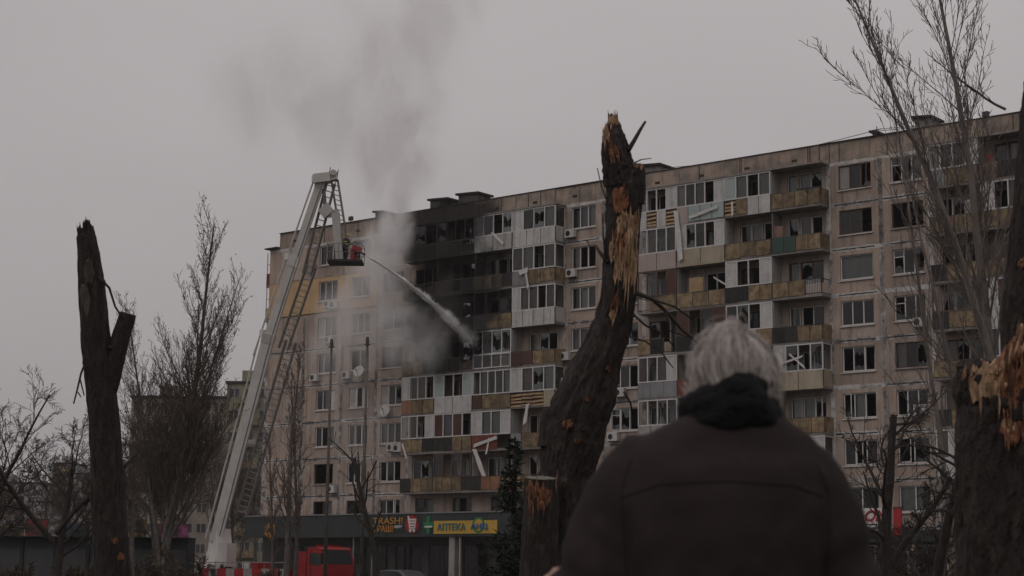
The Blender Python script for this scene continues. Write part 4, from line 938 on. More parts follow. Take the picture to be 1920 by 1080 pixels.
# dark spruce beside the splintered trunk
def spruce(px, d, H, R, label, seed):
    rg = random.Random(seed); root = empty('spruce_tree', gnd(px, d)); tag(root, label, 'spruce'); b = MB(); b.tube([(0, 0, -.05), (.02, 0, H)], [.12, .02], 8); b.build('trunk', m_bark, root)
    b = MB(); nd = MB()
    for i in range(150):
        t = rg.random() ** .8; z = .4 + t * (H - .45); L_ = R * (1 - t * .93) * rg.uniform(.7, 1.15); a = rg.uniform(0, 2 * PI); o = Vector((math.cos(a), math.sin(a), 0)); p0 = Vector((0, 0, z)); p1 = p0 + o * L_ * .55 + Vector((0, 0, -.1 * L_)); p2 = p0 + o * L_ + Vector((0, 0, .02 * L_))
        b.tube([p0, p1, p2], [.02, .014, .006], 3, cap=False)
        for k in range(int(26 * L_) + 6):
            s = rg.random(); q = (p0.lerp(p1, s * 2) if s < .5 else p1.lerp(p2, s * 2 - 1)); dr = (o + perp(o, rg) * rg.uniform(.6, 1.5) + Vector((0, 0, -.25))).normalized() * rg.uniform(.09, .2); w_ = perp(dr, rg) * .016
            nd.add([q - w_, q + dr * .5 - w_ * .8, q + dr, q + dr * .5 + w_ * .8, q + w_], [(0, 1, 2, 3, 4)])
    b.build('crown', m_twig, root, fix=False); nd.build('needles', mat('dark_needles', (.018, .026, .018), .9, .3, 4), root, fix=False)
spruce(962, 34, 4.0, .95, 'small dark spruce in front of the balconies left of the splintered trunk', 5)
spruce(985, 31, 2.6, .8, 'low dark spruce close against the splintered trunk base', 6)
# right side
LEAN = dict(POP, wob=[.03, .05, .08, .1], up=[.0, .05, .1, .08], n=[30, 14, 7], ref=[0, 4, 1.4], t0=[.34, .12, .1], rmin=.009, ang=[20, 24, 28], len=[.25, .36, .4], tl=[.35, .5, .4])
def toward(x0, x1, y1, d): a = gnd(x0, d); e = pix(x1, y1, d); return (e - a), a
v_, a_ = toward(2010, 1688, -30, 50); tree('leaning_poplar', 'bare poplar leaning far to the left across the sky at right', a_, v_, v_.length, .21, LEAN, 91, m_barkp, m_twigp, group='bare poplars at right')
v_, a_ = toward(1905, 1893, -120, 56); tree('upright_poplar', 'upright bare poplar just left of the big broken right trunk', a_, v_, v_.length, .24, LEAN, 92, m_barkp, m_twigp, group='bare poplars at right', extra=[((pix(1886, 205, 56) - a_), (-1, 0, .42), 3.0, .05, 1)])
v_, a_ = toward(1800, 1655, 130, 60); tree('leaning_poplar', 'slim bare poplar leaning left, its tip above the roof edge', a_, v_, v_.length, .12, dict(LEAN, n=[16, 8, 4], t0=[.25, .1, .1]), 93, m_barkp, m_twigp, group='bare poplars at right')
v_, a_ = toward(1850, 1765, 250, 54); tree('leaning_poplar', 'shorter bare poplar in the tangle between the slim and the far-leaning one', a_, v_, v_.length, .12, dict(LEAN, n=[20, 8, 4], t0=[.2, .1, .1]), 94, m_barkp, m_twigp, group='bare poplars at right')
CROOK = dict(BARE, wob=[.07, .16, .18, .2, .2], n=[9, 7, 6], ref=[0, 0, 0], seg=[8, 7, 5, 4], len=[.5, .5, .5], t0=[.35, .15, .1], ang=[55, 45, 45], tl=[.3, .4, .4], rr=[.5, .55, .6], rmin=.006, up=[.02, .0, .02, .02])
v_, a_ = toward(1668, 1655, 770, 27); tree('crooked_tree', 'dark crooked bare tree between the man and the big right trunk', a_, v_, v_.length * 1.0, .115, CROOK, 101, m_bark, m_twig, extra=[((.0, 0, 1.45), (.62, .1, 1), 1.75, .06, 0)])
v_, a_ = toward(1742, 1738, 850, 29); tree('crooked_tree', 'stubby dark tree with an arching top left of the big right trunk', a_, v_, v_.length, .12, dict(CROOK, t0=[.7, .15, .1], n=[8, 6, 5], up=[.0, -.1, -.06, 0]), 102, m_bark, m_twig)
for i, (x, dd, L_, lb) in enumerate([(1705, 40, 3.6, 'twiggy bare shrub before the right shop front, nearest the red banner'), (1765, 38, 3.9, 'tall twiggy bare shrub against the big right trunk'), (1640, 42, 2.6, 'low twiggy bare shrub at the edge of the coat sleeve')]):
    tree('bare_shrub', lb, gnd(x, dd), (0, 0, 1), L_ * .55, .06, BUSH, 110 + i, m_barkg, m_twig, cat='shrub', group='bare shrubs at right', extra=[((.05, 0, .1), (.3, 0, 1), L_ * .5, .05, 0), ((-.05, 0, .1), (-.3, .1, 1), L_ * .5, .05, 0)])
for i, (x, dd, L_, lb) in enumerate([(270, 52, 2.6, 'dark tangled shrub between the broken left trunk and the poplar foot'), (345, 58, 2.4, 'dark tangled shrub right of the poplar foot'), (488, 66, 1.6, 'brown-leaved shrub right beside the boom foot'), (505, 70, 1.9, 'low shrub in front of the fire truck deck'), (415, 104, 2.6, 'brown shrub standing right before the boom foot'), (30, 60, 2.2, 'dark shrub at the lower left corner'), (150, 58, 2.2, 'dark shrub just left of the broken left trunk foot'), (700, 62, 1.8, 'low dark shrub right of the fire truck cab'), (850, 50, 1.5, 'low shrub below the pharmacy sign')]):
    tree('garden_shrub', lb, gnd(x, dd), (0, 0, 1), L_ * .5, .05, BUSH, 120 + i, m_barkg, m_twig, cat='shrub', group='shrubs along the street', leaf=(m_leafb, 2, .4, .035), extra=[((.05, 0, .1), (.5, 0, 1), L_ * .5, .04, 0), ((-.05, 0, .1), (-.5, .1, 1), L_ * .5, .04, 0)])

# ------------------------------------------------------------------ broken trunks
def trunk_surface(path, d, seg=30, sub=6, ridge=.07, seed=0, jag=0.0, zb=True):
    """path of (x px, y px, half width px) from the foot up -> rings of a barked trunk at distance d"""
    pts = []
    for i in range(len(path) - 1):
        for s in range(sub):
            t = s / sub; a, b = path[i], path[i + 1]; pts.append([a[k] + (b[k] - a[k]) * t for k in range(3)])
    pts.append(list(path[-1])); C = [pix(p[0], p[1], d) for p in pts]; R_ = [p[2] * d / FPX for p in pts]
    rings = []; frames = []
    for i, (c, r) in enumerate(zip(C, R_)):
        ax = (C[min(i + 2, len(C) - 1)] - C[max(i - 2, 0)]).normalized(); e1 = (RT - ax * RT.dot(ax)).normalized(); e2 = e1.cross(ax) * -1
        frames.append((c, r, ax, e1, e2)); ring = []
        for k in range(seg):
            a = 2 * PI * k / seg; ca, sa = math.cos(a), math.sin(a); h = i * .12
            n = ridge * (.9 * noise.noise((ca * 3 + seed, sa * 3, h * .9)) + 1.3 * (.28 - abs(noise.noise((ca * 8 + seed, sa * 8, h * 1.0)))) + .7 * (.25 - abs(noise.noise((ca * 17, sa * 17 + seed, h * 2.4))))) + .05 * noise.noise((ca * 1.5, sa * 1.5, h * .8 + seed))
            j = Vector((0, 0, 0))
            if jag and i >= len(C) - 2: j = ax * (jag * (noise.noise((ca * 3.1 + seed, sa * 3.1, 4)) * 1.4 + .5 * noise.noise((ca * 9, sa * 9, seed)))) * (1 if i == len(C) - 1 else .55)
            ring.append(c + (e1 * ca + e2 * sa) * r * (1 + n) + j)
        rings.append(ring)
    return rings, frames
def limb(b, path, d, **kw):
    rings, fr = trunk_surface(path, d, **kw); b.loft(rings); return fr
def splinters(name, parent, fr_list, spots, d, seed):
    """torn patches: bare wood laid open along the grain, ragged at both ends, with a few slivers lifting off it"""
    rg = random.Random(seed)
    for (x, y, w_, h_, n, m, out_) in spots:
        b = MB(); cx = pix(x, y, d); k_ = d / FPX
        i0 = min(range(len(fr_list)), key=lambda i: (fr_list[i][0] - cx).length); c, r, ax, e1, e2 = fr_list[i0]
        off = (cx - c).dot(e1); s0 = (cx - c).dot(ax); hw, hh = w_ * k_ * .5, h_ * k_ * .5; sd = rg.uniform(0, 99); nu, nv = 18, 14; grid = {}
        def surf_pt(o, s):
            o2 = max(-r * .97, min(r * .97, o)); fr = math.sqrt(max(.03 * r * r, r * r - o2 * o2)); return c + e1 * o2 + ax * s - FW * fr
        for a in range(nu + 1):
            uu = a / nu * 2 - 1
            top = (1 - abs(uu) ** 2.4) * (.75 + .6 * noise.noise((uu * 2.2 + sd, 1, 0))) + (.9 * abs(noise.noise((uu * 9 + sd, 5, 0)))); bot = -(1 - abs(uu) ** 2.4) * (.75 + .6 * noise.noise((uu * 2.2, sd, 3))) - .9 * abs(noise.noise((uu * 9, sd, 6)))
            for q in range(nv + 1):
                t = bot + (max(top, bot + .02) - bot) * q / nv; rid = .5 * noise.noise((uu * 6 + sd, t * .8, 2)) + .35 * noise.noise((uu * 14, t * 1.2, sd)); edge = 1 if 0 < a < nu and 0 < q < nv else 0
                grid[a, q] = surf_pt(off + uu * hw, s0 + t * hh) - FW * (min(.07 * r, .012) + rid * min(.10 * r, .016)) * edge + FW * .05 * r * (1 - edge)
        idx = {}; vs = []
        for key, p in grid.items(): idx[key] = len(vs); vs.append(p)
        b.add(vs, [(idx[a, q], idx[a + 1, q], idx[a + 1, q + 1], idx[a, q + 1]) for a in range(nu) for q in range(nv)])
        for k in range(n):
            o = off + rg.uniform(-.8, .8) * hw; st = s0 + rg.uniform(-.6, .3) * hh; L_ = hh * rg.uniform(.6, 1.5); wd = hw * rg.uniform(.05, .13) + .002; p = surf_pt(o, st) - FW * min(r * .07, .012); up_ = 1 if rg.random() < .7 else -1
            tip = p + ax * L_ * up_ - FW * rg.uniform(.2, 1) * out_ + e1 * rg.uniform(-1, 1) * wd; q1 = p.lerp(tip, .5) - FW * .01
            b.add([p - e1 * wd, q1 - e1 * wd * .7, tip, q1 + e1 * wd * .7, p + e1 * wd, p + FW * .012, q1 + FW * .008], [(0, 1, 3, 4), (1, 2, 3), (0, 5, 6, 1), (4, 3, 6, 5), (1, 6, 2), (3, 2, 6)])
        b.build(name, m, parent)
# splintered trunk beside the man
D1 = 15.0
root = empty('splintered_tree', gnd(1040, D1)); tag(root, 'leaning broken tree trunk with torn pale wood left of the man', 'broken tree')
b = MB()
def rel(o, root): o.parent = root; o.location = -root.location; return o
f1 = limb(b, [(1030, 1420, 75), (1034, 1200, 66), (1040, 1060, 60), (1052, 960, 54), (1062, 890, 50), (1075, 820, 56), (1088, 770, 57), (1107, 715, 50), (1132, 655, 40), (1149, 605, 35), (1159, 555, 33), (1164, 500, 32), (1167, 440, 32), (1170, 390, 32), (1172, 345, 33), (1172, 318, 31)], D1, seg=64, sub=9, ridge=.11, seed=3, jag=.05)
f2 = limb(b, [(1166, 345, 31), (1160, 315, 30), (1154, 285, 26), (1150, 255, 21), (1150, 235, 13), (1149, 222, 8)], D1, seg=44, sub=8, ridge=.16, seed=9, jag=.10)
f3 = limb(b, [(1184, 380, 24), (1189, 345, 22), (1192, 318, 18), (1193, 307, 15)], D1, seg=20, sub=4, ridge=.08, seed=12)
f4 = limb(b, [(1038, 830, 30), (1030, 790, 18), (1030, 765, 10)], D1, seg=18, sub=4, ridge=.12, seed=15)
tk = rel(b.build('trunk', m_bark, smooth=False), root)
b = MB(); fs = limb(b, [(1012, 1400, 46), (1012, 1100, 38), (1013, 1000, 34), (1014, 930, 31), (1015, 897, 30)], D1 - .35, seg=48, sub=8, ridge=.10, seed=22); rel(b.build('sawn_limb', m_bark, smooth=False), root)
c, r, ax, e1, e2 = fs[-1]; b = MB(); n = 28
b.loft([[c + ax * .004 + (e1 * math.cos(2 * PI * i / n) + e2 * math.sin(2 * PI * i / n)) * r * .93 * k + ax * .02 * (1 - k) for i in range(n)] for k in (1, .66, .3, .05)]); rel(b.build('cut_face', mat('weathered_cut_wood', (.15, .135, .12), .9, .35, 12, c2=(.33, .31, .29), c2_amt=.35, c2_scale=14), smooth=False), root)
FR = f1 + f2 + f3
sp = [(1150, 232, 22, 36, 9, m_wood, .03), (1136, 258, 14, 45, 8, m_wood, .04), (1150, 290, 20, 40, 6, m_wood2, .02), (1195, 312, 22, 12, 6, m_wood, .02),
      (1176, 425, 46, 60, 14, m_wood, .04), (1160, 445, 24, 70, 9, m_wood2, .03), (1181, 488, 32, 105, 14, m_wood, .05), (1164, 505, 30, 80, 10, m_wood, .03), (1148, 470, 16, 60, 6, m_wood, .03), (1150, 575, 16, 50, 7, m_wood2, .03), (1147, 590, 14, 28, 5, m_wood, .02),
      (1160, 375, 40, 60, 8, m_wood2, .02), (1138, 690, 10, 12, 4, m_wood2, .01), (1063, 790, 22, 20, 7, m_wood2, .02), (1080, 822, 14, 10, 5, m_wood2, .01), (1098, 745, 12, 10, 4, m_wood2, .01)]
def spl(root, FR, sp, d, seed):
    before = set(COL.objects); splinters('torn_wood', None, FR, sp, d, seed)
    for o in [o for o in COL.objects if o not in before]: rel(o, root)
spl(root, FR, sp, D1, 4)
b = MB(); h = pix(1012, 930, D1 - .35)
spl(root, fs, [(1000, 925, 30, 50, 12, m_wood2, .01), (1020, 930, 30, 45, 10, m_wood2, .01), (1044, 905, 8, 34, 6, m_wood, .02)], D1 - .35, 8)
b = MB()
for pts, r0 in [([(1178, 282), (1190, 262), (1200, 244), (1210, 228)], 5), ([(1190, 305), (1203, 299), (1221, 297)], 1.5), ([(1141, 385), (1128, 350), (1120, 315)], 1.6), ([(1140, 492), (1126, 475), (1116, 460)], 4.5), ([(1136, 490), (1131, 440), (1129, 400)], 1.8),
                ([(1190, 548), (1225, 562), (1250, 585), (1280, 620), (1312, 645)], 4.5), ([(1225, 562), (1265, 575), (1300, 600)], 2.5), ([(1188, 590), (1210, 610), (1240, 625), (1265, 650)], 2.5), ([(1250, 585), (1255, 620), (1290, 632)], 2), ([(1176, 630), (1210, 640), (1240, 660), (1262, 690)], 2.0), ([(1170, 735), (1182, 755), (1186, 775)], 2.5), ([(1100, 450), (1108, 466)], 1)]:
    b = MB(); b.tube([pix(x, y, D1 - .1 + .05 * i) for i, (x, y) in enumerate(pts)], [max(.6, r0 * (1 - .65 * i / len(pts))) * D1 / FPX for i in range(len(pts))], 6)
    rel(b.build('twig', m_twig, smooth=True), root)
# broken trunk at left
D2 = 21.0
root = empty('broken_tree', gnd(215, D2)); tag(root, 'black broken tree trunk with one sawn side limb at the left', 'broken tree'); b = MB()
g1 = limb(b, [(216, 1350, 42), (214, 1180, 38), (211, 1080, 34), (206, 980, 32), (201, 880, 29.5), (195, 790, 28), (188, 710, 28), (181, 650, 28), (176, 590, 26), (171, 530, 23), (166, 480, 20), (162, 445, 17.5), (161, 428, 14)], D2, seg=48, sub=9, ridge=.10, seed=31, jag=.10)
g2 = limb(b, [(196, 760, 16), (205, 720, 18), (216, 675, 18), (226, 635, 17), (236, 602, 16), (240, 588, 15)], D2, seg=22, sub=5, ridge=.07, seed=35)
rel(b.build('trunk', m_bark), root)
c, r, ax, e1, e2 = g2[-1]; b = MB(); n = 20; b.loft([[c + ax * .004 + (e1 * math.cos(2 * PI * i / n) + e2 * math.sin(2 * PI * i / n)) * r * .9 * k for i in range(n)] for k in (1, .5, .05)]); rel(b.build('cut_face', MATS['weathered_cut_wood']), root)
spl(root, g1, [(165, 424, 14, 26, 6, m_bark, .02), (150, 436, 10, 24, 5, m_bark, .02), (172, 510, 20, 60, 6, m_barkg, .01), (165, 560, 20, 60, 6, m_barkg, .01), (222, 1010, 14, 16, 4, m_wood2, .01), (232, 1040, 12, 18, 4, m_wood2, .01)], D2, 14)
b = MB()
for pts, r0 in [([(186, 520), (205, 540), (216, 575), (232, 600)], 3), ([(160, 680), (152, 700), (145, 730), (138, 757)], 2.5), ([(150, 710), (158, 742)], 1.6), ([(146, 735), (152, 745)], 1.4), ([(190, 530), (197, 526)], 4), ([(210, 655), (205, 648)], 4)]:
    b = MB(); b.tube([pix(x, y, D2 - .1) for x, y in pts], [max(.7, r0 * (1 - .5 * i / len(pts))) * D2 / FPX for i in range(len(pts))], 6)
    rel(b.build('twig', m_twig, smooth=True), root)
# big broken trunk at the right edge
D3 = 9.0
root = empty('shattered_tree', gnd(1905, D3)); tag(root, 'massive shattered tree trunk with orange torn wood at the right edge', 'broken tree'); b = MB()
h1 = limb(b, [(1912, 1650, 125), (1908, 1350, 116), (1905, 1150, 110), (1904, 1000, 108), (1903, 860, 106), (1902, 760, 105), (1901, 715, 104), (1904, 692, 98)], D3, seg=84, sub=12, ridge=.085, seed=51, jag=.05)
h2 = limb(b, [(1940, 800, 62), (1942, 690, 66), (1948, 600, 66), (1955, 500, 63), (1962, 400, 59), (1968, 300, 57), (1972, 210, 54), (1972, 150, 50), (1968, 125, 40)], D3, seg=64, sub=10, ridge=.10, seed=55, jag=.09)
rel(b.build('trunk', m_bark), root)
spl(root, h1, [(1828, 716, 56, 74, 9, m_wood, .02), (1862, 722, 50, 110, 10, m_wood2, .02), (1892, 716, 44, 90, 8, m_wood2, .02), (1846, 700, 60, 44, 6, m_wood, .02), (1870, 798, 44, 60, 9, m_wood2, .02), (1862, 790, 24, 34, 4, m_wood, .01)], D3, 17)
def wedge(pts, m, dd, th=.05):
    """a shard of torn timber: outline in pixels, set at its own distance, with thickness"""
    b = MB(); n = len(pts); f_ = [pix(x, y, dd) for x, y in pts]; r_ = [p + FW * th + RT * th * .2 for p in f_]; c_ = sum(f_, Vector()) / n - FW * .02
    b.add(f_ + r_ + [c_], [(i, (i + 1) % n, 2 * n) for i in range(n)] + [tuple(range(2 * n - 1, n - 1, -1))] + [(i, n + i, n + (i + 1) % n, (i + 1) % n) for i in range(n)]); rel(b.build('torn_wood', m), root)
F3 = D3 - .29
rgw = random.Random(23)
def shards(x0, y0, x1, y1, h, n, dd, lean, mats):
    """stiff slivers of split timber standing along the edge of the break"""
    for k in range(n):
        t = (k + rgw.random()) / n; bx, by = x0 + (x1 - x0) * t, y0 + (y1 - y0) * t + rgw.uniform(0, 5); hh = h * rgw.uniform(.35, 1.0); w_ = rgw.uniform(2, 5); lx = lean * hh * rgw.uniform(.4, 1.3) + rgw.uniform(-4, 4)
        o = rgw.uniform(-.03, .05)
        pts = [(bx - w_, by + rgw.uniform(1, 5)), (bx - w_ * .9 + lx * .3, by - hh * .45), (bx + lx - 1, by - hh * .9), (bx + lx + rgw.uniform(-1, 2), by - hh), (bx + w_ * .5 + lx * .6, by - hh * .55), (bx + w_, by + rgw.uniform(0, 5))]
        wedge(pts, mats[k % len(mats)], dd + o, .035)
shards(1800, 708, 1866, 694, 34, 9, F3 + .14, .2, (m_wood2, m_wood)); shards(1864, 694, 1900, 690, 60, 6, F3 + .06, .3, (m_wood2,)); shards(1888, 690, 1930, 650, 60, 7, F3 + .02, .2, (m_wood, m_wood2))
spl(root, h2, [(1905, 640, 36, 90, 14, m_wood, .06), (1912, 690, 30, 60, 9, m_wood2, .05), (1890, 660, 20, 60, 7, m_wood2, .04), (1922, 140, 14, 40, 5, m_wood2, .03), (1914, 590, 14, 30, 4, m_wood2, .02), (1905, 495, 10, 20, 4, m_wood2, .02)], D3, 19)
# ================================================================== PEOPLE
from mathutils.bvhtree import BVHTree
m_skin = mat('skin', (.40, .24, .18), .6, .1, 12); m_coat = mat('dark_brown_coat', (.027, .0205, .0195), .9, .10, 5, c2=(.031, .024, .023), c2_amt=.4, c2_scale=9, bump=.08, bscale=160, spec=.15)
m_scarf = mat('black_wool_scarf', (.008, .0072, .008), .98, .3, 20, bump=1.0, bscale=140); m_trous = mat('dark_trousers', (.03, .03, .034), .95, .2, 8); m_shoe = mat('black_shoe', (.02, .018, .016), .6, .2, 8)
def hair_mat():
    m, t, b = nodes_of('grey_white_hair'); N = t.nodes.new; L = t.links.new; oi = N('ShaderNodeNewGeometry'); r = N('ShaderNodeValToRGB')
    r.color_ramp.elements[0].color = (.16, .135, .125, 1); r.color_ramp.elements[1].color = (.56, .50, .46, 1); r.color_ramp.elements[0].position = .05; r.color_ramp.elements[1].position = .8
    L(oi.outputs['Random Per Island'], r.inputs[0]); L(r.outputs[0], b.inputs['Base Color']); b.inputs['Roughness'].default_value = .55; return m
m_hair = hair_mat()
def ell(cx, cy, z, rx, ry, n=24, p=2.0, lean=0.0):
    out_ = []
    for i in range(n):
        a = 2 * PI * i / n; ca, sa = math.cos(a), math.sin(a)
        out_.append(Vector((cx + rx * math.copysign(abs(ca) ** (2 / p), ca), cy + ry * math.copysign(abs(sa) ** (2 / p), sa), z + lean * ca)))
    return out_
def fuse(mbs, name, m, voxel, parent, smooth_it=4, disp=None):
    """joins closed shapes into one continuous skin"""
    b = MB()
    for x in mbs: b.add(x.v, x.f)
    o = b.build(name, m); md = o.modifiers.new('r', 'REMESH'); md.mode = 'VOXEL'; md.voxel_size = voxel; md.use_smooth_shade = True
    s = o.modifiers.new('s', 'SMOOTH'); s.factor = .5; s.iterations = smooth_it
    dg = bpy.context.evaluated_depsgraph_get(); dg.update(); me = bpy.data.meshes.new_from_object(o.evaluated_get(dg)); o.modifiers.clear(); old = o.data; o.data = me; bpy.data.meshes.remove(old); me.name = name
    if disp:
        ns = [v.normal.copy() for v in me.vertices]
        for v, nn in zip(me.vertices, ns): v.co += nn * disp(v.co)
    me.polygons.foreach_set('use_smooth', [True] * len(me.polygons)); me.materials.clear(); me.materials.append(m); o.parent = parent; return o
def tube_mb(pts, rad, n=14):
    b = MB(); b.tube(pts, rad, n); return b
def loft_mb(rings):
    b = MB(); b.loft(rings); return b
def ball(c, r, n=12, sc=(1, 1, 1)):
    b = MB(); b.loft([ell(c[0], c[1], c[2] + r * sc[2] * math.sin(t), r * sc[0] * math.cos(t) + 1e-4, r * sc[1] * math.cos(t) + 1e-4, n) for t in [-PI / 2 + PI * i / 8 for i in range(9)]]); return b
def hand(wrist, d, up, s=1.0, curl=.5, thumb=1):
    """palm and five fingers of different lengths, slightly curled"""
    d = Vector(d).normalized(); up = Vector(up); up = (up - d * up.dot(d)).normalized(); sd = d.cross(up); w_ = Vector(wrist); ms = []
    ms.append(loft_mb([[w_ + d * t * s + sd * (hw * s * math.cos(a)) + up * (.014 * s * math.sin(a)) for a in [2 * PI * i / 10 for i in range(10)]] for t, hw in ((-.01, .026), (.03, .034), (.07, .040), (.092, .038))]))
    for i, (o, L_) in enumerate(((-.030, .062), (-.010, .074), (.010, .070), (.029, .054))):
        p = w_ + d * .085 * s + sd * o * s; pts = [p]; dd = d.copy()
        for k in range(3): dd = (dd * math.cos(curl * .55) - up * math.sin(curl * .55)).normalized(); p = p + dd * (L_ * (.45, .32, .23)[k] * s); pts.append(p)
        ms.append(tube_mb(pts, [.0095 * s, .009 * s, .0082 * s, .007 * s], 8))
    p = w_ + d * .025 * s + sd * .026 * s * thumb; q = p + (d * .6 + sd * .75 * thumb - up * .2).normalized() * .042 * s; e = q + (d * .9 + sd * .25 * thumb - up * .35).normalized() * .032 * s
    ms.append(tube_mb([p, q, e], [.012 * s, .0105 * s, .008 * s], 8)); return ms
def head_mbs(cx, cy, cz, s=1.0, face=1):
    """a head looking along +y: skull, jaw, brow, nose, lips, ears; cz is the middle of the head"""
    ms = []
    prof = [(-.118, .030, .030, .045), (-.105, .045, .048, .040), (-.08, .056, .068, .024), (-.04, .066, .086, .008), (0, .070, .096, 0), (.04, .071, .099, -.004), (.075, .065, .090, -.008), (.10, .052, .066, -.01), (.115, .028, .035, -.01), (.121, .004, .005, -.01)]
    ms.append(loft_mb([ell(cx, cy + o * s, cz + z * s, rx * s, ry * s, 20) for z, rx, ry, o in prof]))
    ms.append(tube_mb([(cx, cy + .095 * s, cz + .005 * s), (cx, cy + .113 * s, cz - .03 * s), (cx, cy + .098 * s, cz - .045 * s)], [.009 * s, .016 * s, .012 * s], 8))
    ms.append(tube_mb([(cx - .03 * s, cy + .078 * s, cz + .022 * s), (cx, cy + .093 * s, cz + .024 * s), (cx + .03 * s, cy + .078 * s, cz + .022 * s)], .013 * s, 8))
    ms.append(tube_mb([(cx - .022 * s, cy + .078 * s, cz - .068 * s), (cx, cy + .09 * s, cz - .068 * s), (cx + .022 * s, cy + .078 * s, cz - .068 * s)], .009 * s, 8))
    for q in (-1, 1): ms.append(ball((cx + q * .074 * s, cy - .004 * s, cz - .008 * s), .032 * s, 10, (.32, .62, 1)))
    return ms
def eyes(root, cx, cy, cz, s):
    for q in (-1, 1): ball((cx + q * .031 * s, cy + .079 * s, cz + .002 * s), .0125 * s, 10).build('eye', c_wh if 'sign_white' in MATS else m_curt, root, smooth=True)
# ---- the man: local origin on the ground under his neck
PD = 3.2; K = PD / FPX
base = gnd(1384, PD); man = empty('person', base); tag(man, 'person with grey-white hair in dark brown coat and black scarf, seen from behind', 'person')
def L2(px, py, dy=0.0): p = pix(px, py, PD) - base; return Vector((p.x, p.y + dy, p.z))
YB = L2(1384, 1000).y     # how far the body plane drifts with the pitch is below a centimetre
hc = L2(1387, 731); hcx, hcz = hc.x, hc.z
BX = -.036               # body centre
HY = .045
b_body = head_mbs(hcx, HY, hcz)
b_body.append(tube_mb([(BX + .02, -.01, 1.48), (hcx, HY - .015, hcz - .05)], [.062, .056], 16))
b_body.append(loft_mb([ell(BX, 0, z, rx, ry, 24, 2.4) for z, rx, ry in ((.90, .15, .10), (1.0, .165, .11), (1.15, .155, .105), (1.3, .18, .115), (1.42, .185, .11), (1.47, .14, .085), (1.51, .08, .06))]))
SH = [Vector((-.175, 0, 1.455)), Vector((.125, 0, 1.435))]; ELB = [Vector((-.275, -.03, 1.18)), Vector((.185, -.03, 1.16))]; WR_ = [Vector((-.288, .16, 1.20)), Vector((BX + .20, .16, 1.0))]
for i, q in ((0, -1), (1, 1)):
    b_body.append(tube_mb([SH[i], SH[i].lerp(ELB[i], .5), ELB[i], ELB[i].lerp(WR_[i], .5), WR_[i]], [.056, .05, .042, .038, .028], 14))
    b_body += hand(WR_[0], (-.42, .05, 1), Vector((-.3, -1, .2)), .92, 1.0, 1) if i == 0 else hand(WR_[i], WR_[i] - ELB[i], Vector((q * -.3, .2, 1)), 1.0, .6, q)
    hip = Vector((BX + q * .095, 0, .92)); kn = Vector((BX + q * .11, .01, .50)); an = Vector((BX + q * .12, -.01, .09))
    b_body.append(tube_mb([hip, hip.lerp(kn, .5), kn, kn.lerp(an, .35), an], [.088, .075, .056, .055, .037], 14)); b_body.append(tube_mb([an, an + Vector((q * .02, .16, -.04))], [.04, .03], 10))
body = fuse(b_body, 'body', m_skin, .006, man, 3)
eyes(man, hcx, HY, hcz, 1)
# coat: torso and sleeves grown together, then creased
RC = [(.72, -.036, .265, .185), (.80, -.036, .262, .18), (.95, -.036, .25, .17), (1.08, -.036, .238, .162), (1.2, -.036, .228, .160), (1.3, -.034, .222, .158), (1.38, -.032, .212, .150), (1.44, -.03, .205, .142), (1.49, -.027, .193, .130), (1.525, -.025, .187, .118), (1.552, -.022, .166, .106), (1.575, -.016, .130, .096), (1.60, -.006, .082, .084)]
cts = [loft_mb([ell(cx, -.005 - (.012 if 1.3 < z < 1.5 else 0), z, rx, ry, 32, 2.5) for z, cx, rx, ry in RC])]
ARM = [[(-.09, 0, 1.50, .066), (-.168, 0, 1.492, .080), (-.20, 0, 1.44, .087), (-.235, -.005, 1.36, .086), (-.265, -.015, 1.27, .086), (-.277, -.03, 1.18, .083)], [(.05, 0, 1.482, .066), (.122, 0, 1.474, .082), (.148, 0, 1.412, .087), (.163, -.01, 1.32, .087), (.178, -.02, 1.24, .085), (.185, -.03, 1.16, .082)]]
for i in (0, 1):
    e = Vector(ARM[i][-1][:3]); w_ = WR_[i]; ex_ = [e.lerp(w_, .3), e.lerp(w_, .65), e.lerp(w_, .96)]
    cts.append(tube_mb([a[:3] for a in ARM[i]] + ex_, [a[3] for a in ARM[i]] + [.074, .064, .054], 22))
def crease(co):
    x = co.x - BX; a = abs(x); sl = max(0, min(1, (a - .16) / .06)); low = max(0, min(1, (1.5 - co.z) / .3))
    d1 = (noise.noise((x * 5 + co.z * 6, co.y * 5, co.z * 15 - a * 16)) * .026 + noise.noise((x * 9, co.y * 9, co.z * 30 - a * 22)) * .007) * sl * max(.12, min(1, (1.44 - co.z) / .14))
    d2 = (noise.noise((x * 11 + co.z * 2, co.y * 6, co.z * 3.2)) * .030 + noise.noise((x * 20, 3, co.z * 7 + x * 6)) * .005) * low * (1 - sl); d3 = noise.noise((x * 22 + 5, co.y * 20, co.z * 24)) * .003
    fold = -.012 * math.exp(-((a - .170 - .05 * (1.5 - co.z)) / .012) ** 2) * max(0, min(1, (1.43 - co.z) / .08))
    return d1 + d2 + d3 + fold
coat = fuse(cts, 'coat', m_coat, .009, man, 10, crease)
bm = bmesh.new(); bm.from_mesh(coat.data); bvh = BVHTree.FromBMesh(bm)
def seam(pts, r=.0014):
    out_ = []
    for i in range(len(pts) - 1):
        for k in range(8):
            p = Vector(pts[i]).lerp(Vector(pts[i + 1]), k / 8); hit = bvh.ray_cast(Vector((p.x, -1, p.z)), Vector((0, 1, 0)))
            if hit[0]: out_.append(hit[0] + Vector((0, -.001, 0)))
    b = MB(); b.tube(out_, r, 6); b.build('seam', m_coat, coat, smooth=True)
seam([(BX - .185, 0, 1.44), (BX - .12, 0, 1.462), (BX, 0, 1.468), (BX + .12, 0, 1.462), (BX + .185, 0, 1.44)])
